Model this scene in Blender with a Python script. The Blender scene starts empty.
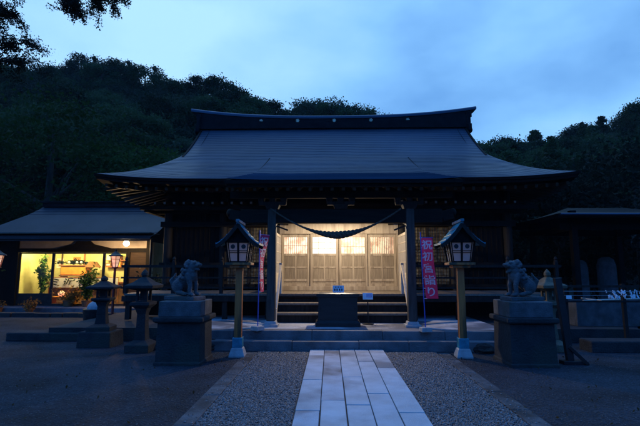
import bpy, math, random
import numpy as np
from mathutils import Vector, Matrix, Euler
R = math.radians
PI = math.pi
rnd = random.Random(7)
scene = bpy.context.scene
col = scene.collection

# ------------------------------------------------------------------ helpers
def tag(o, label=None, cat=None, group=None, kind=None):
    if label: o['label'] = label
    if cat: o['category'] = cat
    if group: o['group'] = group
    if kind: o['kind'] = kind
    return o

def empty(name, loc, label=None, cat=None, group=None, rz=0):
    o = bpy.data.objects.new(name, None)
    o.location = loc; o.rotation_euler = (0, 0, rz); o.empty_display_size = .2
    col.objects.link(o)
    return tag(o, label, cat, group)

class MB:
    """collects shapes; build() links them as one mesh object"""
    def __init__(s): s.v = []; s.f = []; s.m = []
    def add(s, vs, fs, m=0):
        b = len(s.v); s.v += [tuple(v) for v in vs]
        s.f += [tuple(i + b for i in f) for f in fs]; s.m += [m] * len(fs); return s
    def box(s, c, d, rot=None, m=0, taper=1.0):
        x, y, z = d[0] / 2, d[1] / 2, d[2] / 2
        vs = [Vector((sx * x * (taper if sz > 0 else 1), sy * y * (taper if sz > 0 else 1), sz * z)) for sz in (-1, 1) for sy in (-1, 1) for sx in (-1, 1)]
        if rot:
            M = Euler(rot).to_matrix(); vs = [M @ v for v in vs]
        vs = [v + Vector(c) for v in vs]
        return s.add(vs, [(0, 2, 3, 1), (4, 5, 7, 6), (0, 1, 5, 4), (2, 6, 7, 3), (0, 4, 6, 2), (1, 3, 7, 5)], m)
    def bb(s, x0, x1, y0, y1, z0, z1, m=0):
        return s.box(((x0 + x1) / 2, (y0 + y1) / 2, (z0 + z1) / 2), (x1 - x0, y1 - y0, z1 - z0), m=m)
    def bar(s, p0, p1, w, h, m=0):
        p0 = Vector(p0); p1 = Vector(p1); d = (p1 - p0); L = d.length; d.normalize()
        up = Vector((0, 0, 1)) if abs(d.z) < .95 else Vector((0, 1, 0))
        a = d.cross(up).normalized(); b = a.cross(d).normalized()
        vs = [p + a * (sa * w / 2) + b * (sb * h / 2) for p in (p0, p1) for sa, sb in ((-1, -1), (1, -1), (1, 1), (-1, 1))]
        return s.add(vs, [(0, 1, 2, 3), (7, 6, 5, 4), (0, 4, 5, 1), (1, 5, 6, 2), (2, 6, 7, 3), (3, 7, 4, 0)], m)
    def tube(s, pts, rs, n=10, m=0, cap=True):
        pts = [Vector(p) for p in pts]
        if not hasattr(rs, '__len__'): rs = [rs] * len(pts)
        vs = []; a = None
        for i, p in enumerate(pts):
            d = (pts[min(i + 1, len(pts) - 1)] - pts[max(i - 1, 0)]).normalized()
            if a is None:
                a = d.cross(Vector((0, 0, 1)) if abs(d.z) < .9 else Vector((1, 0, 0))).normalized()
            a = (a - d * a.dot(d)).normalized(); b = d.cross(a)
            for k in range(n):
                t = 2 * PI * k / n
                vs.append(p + (a * math.cos(t) + b * math.sin(t)) * rs[i])
        fs = [(i * n + k, i * n + (k + 1) % n, (i + 1) * n + (k + 1) % n, (i + 1) * n + k) for i in range(len(pts) - 1) for k in range(n)]
        if cap:
            fs.append(tuple(range(n))[::-1]); fs.append(tuple(range((len(pts) - 1) * n, len(pts) * n)))
        return s.add(vs, fs, m)
    def lathe(s, prof, c=(0, 0, 0), n=24, m=0, sq=False, rot=0):
        """profile (r,z); sq -> 4-sided (r = half width)"""
        if sq: n = 4; rot += PI / 4
        k_ = math.sqrt(2) if sq else 1
        vs = [(c[0] + r * k_ * math.cos(rot + 2 * PI * k / n), c[1] + r * k_ * math.sin(rot + 2 * PI * k / n), c[2] + z) for r, z in prof for k in range(n)]
        fs = [(i * n + k, i * n + (k + 1) % n, (i + 1) * n + (k + 1) % n, (i + 1) * n + k) for i in range(len(prof) - 1) for k in range(n)]
        fs.append(tuple(range(n))[::-1]); fs.append(tuple(range((len(prof) - 1) * n, len(prof) * n)))
        return s.add(vs, fs, m)
    def ball(s, c, r, rz=None, nu=16, nv=10, m=0):
        rr = r if hasattr(r, '__len__') else (r, r, r)
        vs = [Vector((0, 0, -rr[2]))]
        for i in range(1, nv):
            t = -PI / 2 + PI * i / nv
            for k in range(nu):
                a = 2 * PI * k / nu
                vs.append(Vector((rr[0] * math.cos(t) * math.cos(a), rr[1] * math.cos(t) * math.sin(a), rr[2] * math.sin(t))))
        vs.append(Vector((0, 0, rr[2])))
        if rz:
            M = Euler(rz).to_matrix(); vs = [M @ v for v in vs]
        vs = [v + Vector(c) for v in vs]
        fs = [(0, 1 + (k + 1) % nu, 1 + k) for k in range(nu)]
        for i in range(nv - 2):
            for k in range(nu):
                a = 1 + i * nu
                fs.append((a + k, a + (k + 1) % nu, a + nu + (k + 1) % nu, a + nu + k))
        a = 1 + (nv - 2) * nu; L = len(vs) - 1
        fs += [(a + k, a + (k + 1) % nu, L) for k in range(nu)]
        return s.add(vs, fs, m)
    def grid(s, rows, m=0, close=False):
        n = len(rows[0]); vs = [p for r in rows for p in r]
        fs = [(i * n + k, i * n + k + 1, (i + 1) * n + k + 1, (i + 1) * n + k) for i in range(len(rows) - 1) for k in range(n - 1)]
        return s.add(vs, fs, m)
    def build(s, name, mat, parent=None, world=False, bevel=0, smooth=False, solid=0):
        off = Vector((0, 0, 0))
        if parent and world:
            q = parent
            while q: off += q.location; q = q.parent
        me = bpy.data.meshes.new(name)
        me.from_pydata([tuple(Vector(v) - off) for v in s.v] if world and parent else s.v, [], s.f)
        mats = mat if isinstance(mat, (list, tuple)) else [mat]
        for q in mats: me.materials.append(q)
        if len(mats) > 1:
            for p, i in zip(me.polygons, s.m): p.material_index = min(i, len(mats) - 1)
        me.validate()
        o = bpy.data.objects.new(name, me); col.objects.link(o)
        if parent: o.parent = parent
        if smooth:
            for p in me.polygons: p.use_smooth = True
        if solid:
            q = o.modifiers.new('s', 'SOLIDIFY'); q.thickness = solid; q.offset = 0
        if bevel:
            q = o.modifiers.new('b', 'BEVEL'); q.width = bevel; q.segments = 2; q.limit_method = 'ANGLE'; q.angle_limit = R(40)
        return o

def anchored(o, loc):
    """top-level one-mesh thing: put its origin at its base"""
    o.data.transform(Matrix.Translation(-Vector(loc))); o.location = loc; return o

def copy_tree(o, parent=None):
    c = o.copy(); col.objects.link(c)
    if parent: c.parent = parent
    for ch in list(o.children): copy_tree(ch, c)
    return c

# ------------------------------------------------------------------ materials
def newmat(name):
    m = bpy.data.materials.new(name); m.use_nodes = True
    return m, m.node_tree.nodes, m.node_tree.links, m.node_tree.nodes['Principled BSDF']

def noise_mat(name, c0, c1, scale=4, rough=.7, bump=.2, bscale=40, metallic=0, detail=6, stretch=(1, 1, 1), spec=.5, rough2=None, c2=None, vor=0):
    m, N, L, P = newmat(name)
    tc = N.new('ShaderNodeTexCoord'); mp = N.new('ShaderNodeMapping'); mp.inputs['Scale'].default_value = stretch
    L.new(tc.outputs['Object'], mp.inputs['Vector'])
    n = N.new('ShaderNodeTexNoise'); n.inputs['Scale'].default_value = scale; n.inputs['Detail'].default_value = detail; n.inputs['Roughness'].default_value = .6
    L.new(mp.outputs[0], n.inputs['Vector'])
    r = N.new('ShaderNodeValToRGB'); e = r.color_ramp.elements
    e[0].position = .35; e[1].position = .65; e[0].color = (*c0, 1); e[1].color = (*c1, 1)
    L.new(n.outputs['Fac'], r.inputs[0])
    outc = r.outputs[0]
    if c2:   # stains with a shape of their own
        n3 = N.new('ShaderNodeTexNoise'); n3.inputs['Scale'].default_value = scale * .35; n3.inputs['Detail'].default_value = 8
        L.new(mp.outputs[0], n3.inputs['Vector'])
        r3 = N.new('ShaderNodeValToRGB'); r3.color_ramp.elements[0].position = .5; r3.color_ramp.elements[1].position = .62
        L.new(n3.outputs['Fac'], r3.inputs[0])
        mx = N.new('ShaderNodeMixRGB'); mx.inputs[2].default_value = (*c2, 1); L.new(r3.outputs[0], mx.inputs[0]); L.new(outc, mx.inputs[1]); outc = mx.outputs[0]
    L.new(outc, P.inputs['Base Color'])
    P.inputs['Roughness'].default_value = rough; P.inputs['Metallic'].default_value = metallic
    P.inputs['Specular IOR Level'].default_value = spec
    if rough2 is not None:
        mr = N.new('ShaderNodeMapRange'); mr.inputs['To Min'].default_value = rough; mr.inputs['To Max'].default_value = rough2
        L.new(n.outputs['Fac'], mr.inputs['Value']); L.new(mr.outputs[0], P.inputs['Roughness'])
    if bump:
        n2 = N.new('ShaderNodeTexNoise'); n2.inputs['Scale'].default_value = bscale; n2.inputs['Detail'].default_value = 5
        L.new(mp.outputs[0], n2.inputs['Vector'])
        b = N.new('ShaderNodeBump'); b.inputs['Strength'].default_value = bump; b.inputs['Distance'].default_value = .02
        L.new(n2.outputs['Fac'], b.inputs['Height']); L.new(b.outputs[0], P.inputs['Normal'])
    return m

def emit_mat(name, c0, c1, strength, scale=3, stretch=(1, 1, 1)):
    m, N, L, P = newmat(name)
    tc = N.new('ShaderNodeTexCoord'); mp = N.new('ShaderNodeMapping'); mp.inputs['Scale'].default_value = stretch
    n = N.new('ShaderNodeTexNoise'); n.inputs['Scale'].default_value = scale; n.inputs['Detail'].default_value = 3
    r = N.new('ShaderNodeValToRGB'); r.color_ramp.elements[0].position = .38; r.color_ramp.elements[1].position = .6
    r.color_ramp.elements[0].color = (*c0, 1); r.color_ramp.elements[1].color = (*c1, 1)
    L.new(tc.outputs['Object'], mp.inputs[0]); L.new(mp.outputs[0], n.inputs['Vector']); L.new(n.outputs['Fac'], r.inputs[0])
    L.new(r.outputs[0], P.inputs['Base Color']); L.new(r.outputs[0], P.inputs['Emission Color']); P.inputs['Emission Strength'].default_value = strength
    P.inputs['Roughness'].default_value = .6
    return m

def leaf_mat(name, c0, c1, trans=.25):
    m, N, L, P = newmat(name)
    oi = N.new('ShaderNodeObjectInfo'); g = N.new('ShaderNodeNewGeometry')
    tc = N.new('ShaderNodeTexCoord'); n = N.new('ShaderNodeTexNoise'); n.inputs['Scale'].default_value = .7; L.new(tc.outputs['Object'], n.inputs['Vector'])
    ad = N.new('ShaderNodeMath'); ad.operation = 'ADD'; L.new(n.outputs['Fac'], ad.inputs[0])
    mu = N.new('ShaderNodeMath'); mu.operation = 'MULTIPLY_ADD'; mu.inputs[1].default_value = .9; mu.inputs[2].default_value = -.45; L.new(oi.outputs['Random'], mu.inputs[0]); L.new(mu.outputs[0], ad.inputs[1])
    r = N.new('ShaderNodeValToRGB'); r.color_ramp.elements[0].position = .3; r.color_ramp.elements[1].position = .7
    r.color_ramp.elements[0].color = (*c0, 1); r.color_ramp.elements[1].color = (*c1, 1); L.new(ad.outputs[0], r.inputs[0])
    L.new(r.outputs[0], P.inputs['Base Color']); P.inputs['Roughness'].default_value = .65; P.inputs['Specular IOR Level'].default_value = .1
    tr = N.new('ShaderNodeBsdfTranslucent'); L.new(r.outputs[0], tr.inputs[0]); ms = N.new('ShaderNodeMixShader'); ms.inputs[0].default_value = .42
    L.new(P.outputs[0], ms.inputs[1]); L.new(tr.outputs[0], ms.inputs[2]); L.new(ms.outputs[0], N['Material Output'].inputs[0])
    return m

M = {}
M['wood_dark'] = noise_mat('wood_dark', (.004, .0034, .003), (.010, .008, .0065), 3, .7, .3, 20, stretch=(6, 6, .6), spec=.12)
M['wood_beam'] = noise_mat('wood_beam', (.007, .0055, .0045), (.016, .013, .01), 3, .65, .3, 20, stretch=(.6, 6, 6), spec=.12)
M['wood_grey'] = noise_mat('wood_grey', (.014, .012, .011), (.03, .026, .023), 3, .65, .3, 20, stretch=(6, 6, .6), spec=.12)
M['wood_post'] = noise_mat('wood_post', (.035, .030, .026), (.075, .066, .058), 3, .65, .3, 20, stretch=(6, 6, .6), spec=.2)
M['wood_door'] = noise_mat('wood_door', (.31, .25, .18), (.43, .355, .265), 2.5, .55, .2, 25, stretch=(7, 7, .7), c2=(.24, .185, .13))
M['wood_panel'] = noise_mat('wood_panel', (.19, .15, .105), (.31, .25, .18), 3, .6, .2, 25, stretch=(9, 9, .7))
M['wood_floor'] = noise_mat('wood_floor', (.12, .095, .07), (.2, .16, .12), 3, .6, .2, 25, stretch=(7, .7, 7))
M['wood_gold'] = noise_mat('wood_gold', (.36, .10, .022), (.46, .145, .032), 3, .5, .2, 30, stretch=(7, 7, .6), c2=(.07, .04, .016))
M['wood_pale'] = noise_mat('wood_pale', (.42, .36, .28), (.55, .48, .39), 3, .6, .15, 30, stretch=(6, 6, .6))
M['rafter'] = noise_mat('rafter', (.028, .017, .01), (.05, .031, .018), 3, .65, .2, 25, spec=.15, stretch=(.6, 6, 6))
M['white_end'] = noise_mat('white_end', (.16, .15, .14), (.24, .23, .21), 8, .7, .1)
M['copper'] = noise_mat('copper', (.026, .044, .072), (.056, .084, .125), .9, .34, .12, 9, metallic=.55, rough2=.56, stretch=(.35, 1, 1), c2=(.036, .055, .082))
M['copper_old'] = noise_mat('copper_old', (.014, .016, .022), (.028, .032, .042), .9, .6, .12, 9, metallic=.3)
M['tile_dark'] = noise_mat('tile_dark', (.005, .005, .007), (.012, .012, .015), 4, .75, .2, 30, spec=.12)
M['verdigris'] = noise_mat('verdigris', (.015, .14, .20), (.04, .27, .36), 9, .4, .2, 40, c2=(.03, .09, .12))
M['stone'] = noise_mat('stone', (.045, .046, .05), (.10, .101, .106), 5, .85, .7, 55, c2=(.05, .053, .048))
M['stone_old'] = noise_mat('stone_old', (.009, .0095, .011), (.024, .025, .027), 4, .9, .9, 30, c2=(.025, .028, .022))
M['stone_pale'] = noise_mat('stone_pale', (.25, .25, .25), (.36, .36, .36), 8, .7, .3, 50)
M['stone_tan'] = noise_mat('stone_tan', (.08, .06, .035), (.15, .115, .07), 6, .85, .6, 45)
M['kerb'] = noise_mat('kerb', (.065, .065, .07), (.14, .14, .15), 3, .6, .5, 50, rough2=.85, c2=(.15, .155, .165))
M['edging'] = noise_mat('edging', (.04, .041, .045), (.10, .102, .108), 3.5, .7, .6, 45, spec=.3, c2=(.022, .023, .026))
M['slab0'] = noise_mat('slab0', (.34, .345, .35), (.48, .48, .49), 2.2, .62, .35, 60, rough2=.8, spec=.3, c2=(.165, .17, .18))
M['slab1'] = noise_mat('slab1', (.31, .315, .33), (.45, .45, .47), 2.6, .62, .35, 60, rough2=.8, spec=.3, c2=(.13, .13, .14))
M['slab2'] = noise_mat('slab2', (.36, .36, .365), (.51, .51, .515), 1.9, .62, .35, 60, rough2=.8, spec=.3, c2=(.19, .195, .20))
M['metal_dark'] = noise_mat('metal_dark', (.02, .02, .022), (.04, .04, .042), 10, .4, .1, metallic=.6)
M['lacquer'] = noise_mat('lacquer', (.008, .007, .008), (.018, .015, .016), 4, .35, .15, 20, stretch=(.6, 4, 4))
M['gold'] = noise_mat('gold', (.5, .42, .28), (.7, .6, .42), 10, .35, .1, metallic=.8)
M['paper'] = noise_mat('paper', (.68, .68, .70), (.8, .8, .8), 8, .8, .05)
M['paper_dim'] = emit_mat('paper_dim', (.55, .5, .52), (.62, .57, .58), .05, 4)
M['plaster'] = noise_mat('plaster', (.34, .28, .23), (.42, .35, .29), 4, .85, .15, 60)
M['rope'] = noise_mat('rope', (.05, .042, .03), (.12, .10, .07), 30, .9, .6, 120)
M['red'] = noise_mat('red', (.16, .02, .015), (.26, .035, .025), 8, .5, .15)
M['magenta'] = noise_mat('magenta', (.50, .015, .075), (.60, .025, .11), 5, .75, .15, 30)
M['white_cloth'] = noise_mat('white_cloth', (.72, .7, .72), (.82, .8, .82), 6, .8, .1)
M['ink'] = noise_mat('ink', (.01, .01, .012), (.02, .02, .025), 6, .7, 0)
M['blue_paint'] = noise_mat('blue_paint', (.03, .06, .35), (.05, .09, .45), 6, .5, .05)
M['bark'] = noise_mat('bark', (.03, .024, .018), (.07, .055, .04), 6, .9, .8, 15, stretch=(1, 1, .25))
M['leaf_hill'] = leaf_mat('leaf_hill', (.010, .025, .010), (.038, .076, .029))
M['leaf_hill_grey'] = leaf_mat('leaf_hill_grey', (.020, .037, .024), (.045, .072, .04))
M['leaf_near'] = leaf_mat('leaf_near', (.016, .04, .008), (.038, .085, .02))
M['leaf_dark'] = leaf_mat('leaf_dark', (.010, .017, .012), (.02, .032, .02))
M['leaf_plant'] = leaf_mat('leaf_plant', (.05, .12, .02), (.14, .2, .05))
M['leaf_autumn'] = leaf_mat('leaf_autumn', (.3, .14, .03), (.5, .3, .06))
M['leaf_autumn_dark'] = leaf_mat('leaf_autumn_dark', (.05, .035, .015), (.12, .09, .04))
M['grass'] = leaf_mat('grass', (.03, .05, .02), (.05, .08, .03))

def translucent(m, fac, col_):
    Nn = m.node_tree.nodes; Ll = m.node_tree.links; P = Nn['Principled BSDF']
    t = Nn.new('ShaderNodeBsdfTranslucent'); t.inputs[0].default_value = (*col_, 1); x = Nn.new('ShaderNodeMixShader'); x.inputs[0].default_value = fac
    Ll.new(P.outputs[0], x.inputs[1]); Ll.new(t.outputs[0], x.inputs[2]); Ll.new(x.outputs[0], Nn['Material Output'].inputs[0])
translucent(M['magenta'], .13, (.6, .03, .14)); translucent(M['white_cloth'], .3, (.9, .85, .85)); translucent(M['paper_dim'], .6, (.8, .72, .66))
# ground: compacted gravel and earth
def ground_mat(name, c0, c1, c2, s=1.0):
    m, N, L, P = newmat(name)
    g = N.new('ShaderNodeNewGeometry')
    n = N.new('ShaderNodeTexNoise'); n.inputs['Scale'].default_value = .9 * s; n.inputs['Detail'].default_value = 9; n.inputs['Roughness'].default_value = .65
    L.new(g.outputs['Position'], n.inputs['Vector'])
    r = N.new('ShaderNodeValToRGB'); r.color_ramp.elements[0].position = .38; r.color_ramp.elements[1].position = .64
    r.color_ramp.elements[0].color = (*c0, 1); r.color_ramp.elements[1].color = (*c1, 1); L.new(n.outputs['Fac'], r.inputs[0])
    v = N.new('ShaderNodeTexVoronoi'); v.inputs['Scale'].default_value = 42; L.new(g.outputs['Position'], v.inputs['Vector'])
    v2 = N.new('ShaderNodeSeparateColor'); L.new(v.outputs['Color'], v2.inputs[0])
    mx = N.new('ShaderNodeMixRGB'); mx.blend_type = 'MULTIPLY'; mx.inputs[0].default_value = .75
    rr = N.new('ShaderNodeValToRGB'); rr.color_ramp.elements[0].color = (.35, .35, .37, 1); rr.color_ramp.elements[1].color = (1.7, 1.7, 1.7, 1); L.new(v2.outputs[0], rr.inputs[0])
    L.new(r.outputs[0], mx.inputs[1]); L.new(rr.outputs[0], mx.inputs[2])
    n4 = N.new('ShaderNodeTexNoise'); n4.inputs['Scale'].default_value = .35; n4.inputs['Detail'].default_value = 4; L.new(g.outputs['Position'], n4.inputs['Vector'])
    r4 = N.new('ShaderNodeValToRGB'); r4.color_ramp.elements[0].position = .5; r4.color_ramp.elements[1].position = .6; L.new(n4.outputs['Fac'], r4.inputs[0])
    mx2 = N.new('ShaderNodeMixRGB'); L.new(r4.outputs[0], mx2.inputs[0]); L.new(mx.outputs[0], mx2.inputs[1])
    mx3 = N.new('ShaderNodeMixRGB'); mx3.blend_type = 'MULTIPLY'; mx3.inputs[0].default_value = .7; mx3.inputs[1].default_value = (*c2, 1); L.new(rr.outputs[0], mx3.inputs[2])
    L.new(mx3.outputs[0], mx2.inputs[2])
    L.new(mx2.outputs[0], P.inputs['Base Color'])
    P.inputs['Roughness'].default_value = .8; P.inputs['Specular IOR Level'].default_value = .25
    b = N.new('ShaderNodeBump'); b.inputs['Strength'].default_value = .9; b.inputs['Distance'].default_value = .02; L.new(v.outputs['Distance'], b.inputs['Height'])
    L.new(b.outputs[0], P.inputs['Normal'])
    return m
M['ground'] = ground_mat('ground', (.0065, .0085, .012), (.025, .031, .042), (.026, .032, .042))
M['joint'] = noise_mat('joint', (.03, .03, .032), (.06, .06, .06), 10, .9, .4, 60)
def pebble_mat():
    m, N, L, P = newmat('pebble')
    a = N.new('ShaderNodeAttribute'); a.attribute_name = 'tone'
    r = N.new('ShaderNodeValToRGB'); r.color_ramp.elements[0].color = (.03, .032, .036, 1); r.color_ramp.elements[1].color = (.26, .26, .27, 1)
    L.new(a.outputs['Fac'], r.inputs[0]); L.new(r.outputs[0], P.inputs['Base Color']); P.inputs['Roughness'].default_value = .6
    return m
M['pebble'] = pebble_mat()
M['pane_pink'] = emit_mat('pane_pink', (.75, .42, .30), (1, .86, .70), .62, 5)
M['pane_white'] = emit_mat('pane_white', (1, .86, .68), (1, .97, .90), .95, 4)
M['pane_warm'] = emit_mat('pane_warm', (.50, .30, .2), (1, .75, .55), .5, 6)
M['pane_dim'] = emit_mat('pane_dim', (.05, .04, .025), (.20, .16, .09), .12, 6)
M['lamp_glow'] = emit_mat('lamp_glow', (1, .72, .38), (1, .8, .5), 26, 1)
M['lamp_white'] = emit_mat('lamp_white', (1, .86, .66), (1, .9, .72), 14, 1)
M['lantern_lit'] = emit_mat('lantern_lit', (.85, .42, .26), (1, .62, .42), .75, 5)
M['bulb_pale'] = emit_mat('bulb_pale', (.5, .42, .36), (.6, .5, .42), .12, 2)
M['shop_wall'] = noise_mat('shop_wall', (.50, .48, .22), (.66, .62, .34), 2, .8, .1)
M['orange'] = noise_mat('orange', (.7, .22, .03), (.85, .32, .05), 5, .5, .1)
M['brown'] = noise_mat('brown', (.14, .06, .025), (.26, .12, .05), 5, .6, .1)
def glass():
    m, N, L, P = newmat('glass')
    out = N['Material Output']
    t = N.new('ShaderNodeBsdfTransparent'); t.inputs[0].default_value = (.95, .96, .94, 1)
    g = N.new('ShaderNodeBsdfGlossy'); g.inputs['Roughness'].default_value = .03
    f = N.new('ShaderNodeFresnel'); f.inputs[0].default_value = 1.4
    x = N.new('ShaderNodeMixShader'); L.new(f.outputs[0], x.inputs[0]); L.new(t.outputs[0], x.inputs[1]); L.new(g.outputs[0], x.inputs[2]); L.new(x.outputs[0], out.inputs[0])
    return m
M['glass'] = glass()

def text(body, size, mat, parent, loc, rot, name='lettering', ext=.002, space=1.0, sx=1.0, shear=0):
    c = bpy.data.curves.new(name, 'FONT'); c.body = body; c.size = size; c.extrude = ext; c.align_x = 'CENTER'; c.align_y = 'CENTER'
    c.space_line = space; c.shear = shear; c.offset = .004 * size / .2
    t = bpy.data.objects.new(name, c); col.objects.link(t)
    bpy.context.view_layer.update()
    dg = bpy.context.evaluated_depsgraph_get()
    me = bpy.data.meshes.new_from_object(t.evaluated_get(dg))
    bpy.data.objects.remove(t)
    me.materials.clear(); me.materials.append(mat)
    o = bpy.data.objects.new(name, me); col.objects.link(o); o.parent = parent; o.location = loc; o.rotation_euler = rot; o.scale = (sx, 1, 1)
    return o

# ------------------------------------------------------------------ camera
f_px = 430.0
pitch = math.atan(57 / f_px); yaw = math.atan(10 / f_px * math.cos(pitch))
cam = bpy.data.cameras.new('camera'); co = bpy.data.objects.new('camera', cam); col.objects.link(co)
co.location = (0, 0, 1.6); co.rotation_euler = (PI / 2 + pitch, 0, yaw)
cam.sensor_width = 36; cam.lens = 36 * f_px / 640; cam.clip_end = 2000; cam.clip_start = .05
scene.camera = co

# ------------------------------------------------------------------ world: dusk sky under thin cloud
w = bpy.data.worlds.new('World'); scene.world = w; w.use_nodes = True
N = w.node_tree.nodes; L = w.node_tree.links; bg = N['Background']
sky = N.new('ShaderNodeTexSky'); sky.sky_type = 'NISHITA'; sky.sun_disc = False
sky.sun_elevation = R(4); sky.sun_rotation = R(200); sky.air_density = 1.5; sky.ozone_density = 4
tc = N.new('ShaderNodeTexCoord')
mp = N.new('ShaderNodeMapping'); mp.inputs['Scale'].default_value = (1.5, 1.5, 3.0); mp.inputs['Location'].default_value = (3.1, .4, 1.7); L.new(tc.outputs['Generated'], mp.inputs[0])
cn = N.new('ShaderNodeTexNoise'); cn.inputs['Scale'].default_value = 1.3; cn.inputs['Detail'].default_value = 6; cn.inputs['Roughness'].default_value = .5; L.new(mp.outputs[0], cn.inputs['Vector'])
sep = N.new('ShaderNodeSeparateXYZ'); L.new(tc.outputs['Generated'], sep.inputs[0])
# the cloud deck is thinner and brighter to the left of the hall, heavier to the right
gx = N.new('ShaderNodeMapRange'); gx.inputs['From Min'].default_value = -.35; gx.inputs['From Max'].default_value = .75; gx.inputs['To Min'].default_value = .22; gx.inputs['To Max'].default_value = -.22
L.new(sep.outputs[0], gx.inputs['Value'])
ad = N.new('ShaderNodeMath'); ad.operation = 'ADD'; cs = N.new('ShaderNodeMath'); cs.operation = 'MULTIPLY_ADD'; cs.inputs[1].default_value = 1.35; cs.inputs[2].default_value = -.17; L.new(cn.outputs['Fac'], cs.inputs[0]); L.new(cs.outputs[0], ad.inputs[0]); L.new(gx.outputs[0], ad.inputs[1])
cr = N.new('ShaderNodeValToRGB'); E_ = cr.color_ramp.elements
E_[0].position = .12; E_[0].color = (.075, .22, .52, 1)
E_[1].position = .82; E_[1].color = (.34, .60, .90, 1)
e = cr.color_ramp.elements.new(.45); e.color = (.19, .43, .76, 1)
L.new(ad.outputs[0], cr.inputs[0])
sc = N.new('ShaderNodeMixRGB'); sc.blend_type = 'MULTIPLY'; sc.inputs[0].default_value = 1; L.new(cr.outputs[0], sc.inputs[1])
# the eastern sky behind the viewer is already deep blue, the west in front is still bright
gy = N.new('ShaderNodeMapRange'); gy.inputs['From Min'].default_value = -.5; gy.inputs['From Max'].default_value = .7; gy.inputs['To Min'].default_value = 0; gy.inputs['To Max'].default_value = 1; gy.interpolation_type = 'SMOOTHSTEP'
L.new(sep.outputs[1], gy.inputs['Value'])
gm = N.new('ShaderNodeMixRGB')
ez = N.new('ShaderNodeMapRange'); ez.inputs['From Min'].default_value = .05; ez.inputs['From Max'].default_value = .65; ez.interpolation_type = 'SMOOTHSTEP'; L.new(sep.outputs[2], ez.inputs['Value'])
em = N.new('ShaderNodeMixRGB'); em.inputs[1].default_value = (1.3, 2.0, 3.4, 1); em.inputs[2].default_value = (2.0, 8.2, 19.0, 1); L.new(ez.outputs[0], em.inputs[0]); L.new(em.outputs[0], gm.inputs[1])
gm.inputs[2].default_value = (14.5, 14.6, 15, 1); L.new(gy.outputs[0], gm.inputs[0]); L.new(gm.outputs[0], sc.inputs[2])
mx = N.new('ShaderNodeMixRGB'); mx.inputs[0].default_value = .99; L.new(sky.outputs[0], mx.inputs[1]); L.new(sc.outputs[0], mx.inputs[2])
L.new(mx.outputs[0], bg.inputs[0]); bg.inputs[1].default_value = .1

sl = bpy.data.lights.new('sun', 'SUN'); so = bpy.data.objects.new('sun', sl); col.objects.link(so)
sl.energy = .008; sl.angle = R(30); sl.color = (1, .85, .75)
so.rotation_euler = (R(86), 0, R(-20)); so.location = (0, -20, 20)

def point(name, loc, power, color, size=.05, parent=None):
    l = bpy.data.lights.new(name, 'POINT'); l.energy = power; l.color = color; l.shadow_soft_size = size
    o = bpy.data.objects.new(name, l); col.objects.link(o); o.location = loc
    return o

# ------------------------------------------------------------------ terrain
hx = [-140, -57.8, -43.6, -34.7, -22.4, -13.6, -5, 4.3, 11.8, 18.4, 25.7, 30, 38.3, 45, 52, 120]
hz = [33, 37.6, 37.2, 36.3, 34.3, 31, 30, 27.6, 24.4, 21.8, 21.6, 21.8, 24, 26.2, 30.4, 38]
TREE_H = 8.0
def hill_z(x, y):
    H = float(np.interp(x, hx, hz)) - TREE_H * .85
    t = min(max((y - 27) / 43.0, 0), 1.3)
    s = t if t < 1 else 1 - (t - 1) * .5
    s = s ** 1.15
    return H * s + .8 * math.sin(x * .31 + y * .2) * min(t * 3, 1) + .6 * math.sin(x * .13 - y * .37) * min(t * 3, 1)
b = MB()
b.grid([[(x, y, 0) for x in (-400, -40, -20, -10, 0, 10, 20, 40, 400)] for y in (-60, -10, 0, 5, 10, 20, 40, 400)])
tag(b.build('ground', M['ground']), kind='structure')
b = MB()
b.grid([[(x, y, hill_z(x, y) - .3) for x in np.linspace(-150, 130, 90)] for y in np.linspace(27, 95, 34)])
tag(b.build('hill', noise_mat('soil', (.015, .02, .012), (.03, .035, .02), .5, .9, .3, 3), smooth=True), kind='structure')

# ------------------------------------------------------------------ stone path
b = MB()
b.bb(-.41, 1.06, 1.5, 8.80, -.02, .006)
tag(b.build('path_bed', M['joint']), kind='structure')
b = MB()
lanes = [-.40, -.115, .18, .475, .755, 1.05]
for i in range(5):
    y = 1.5 + rnd.uniform(0, .8)
    ys = [1.5]
    while y < 8.3:
        ys.append(y); y += rnd.uniform(1.3, 2.2)
    ys.append(8.80)
    for a, c in zip(ys[:-1], ys[1:]):
        g = rnd.uniform(.004, .009); dz = rnd.uniform(-.004, .004); m = rnd.choice((0, 0, 1, 1, 2))
        b.box(((lanes[i] + lanes[i + 1]) / 2, (a + c) / 2, .012 + dz), (lanes[i + 1] - lanes[i] - 2 * g, c - a - 2 * g, .05), rot=(rnd.uniform(-.002, .002), rnd.uniform(-.006, .006), rnd.uniform(-.002, .002)), m=m)
tag(b.build('stone_path', [M['slab0'], M['slab1'], M['slab2']], bevel=.006), kind='structure')
# flush edging strips either side of the gravel beds
for x0, x1 in ((-1.63, -1.42), (2.07, 2.28)):
    b = MB(); y = 1.5
    while y < 8.6:
        l = min(rnd.uniform(.7, 1.1), 8.62 - y)
        b.bb(x0, x1, y + .005, y + l - .005, -.04, .012 + rnd.uniform(0, .004)); y += l
    tag(b.build('edging_strip', M['edging'], bevel=.012), kind='structure')

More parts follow.
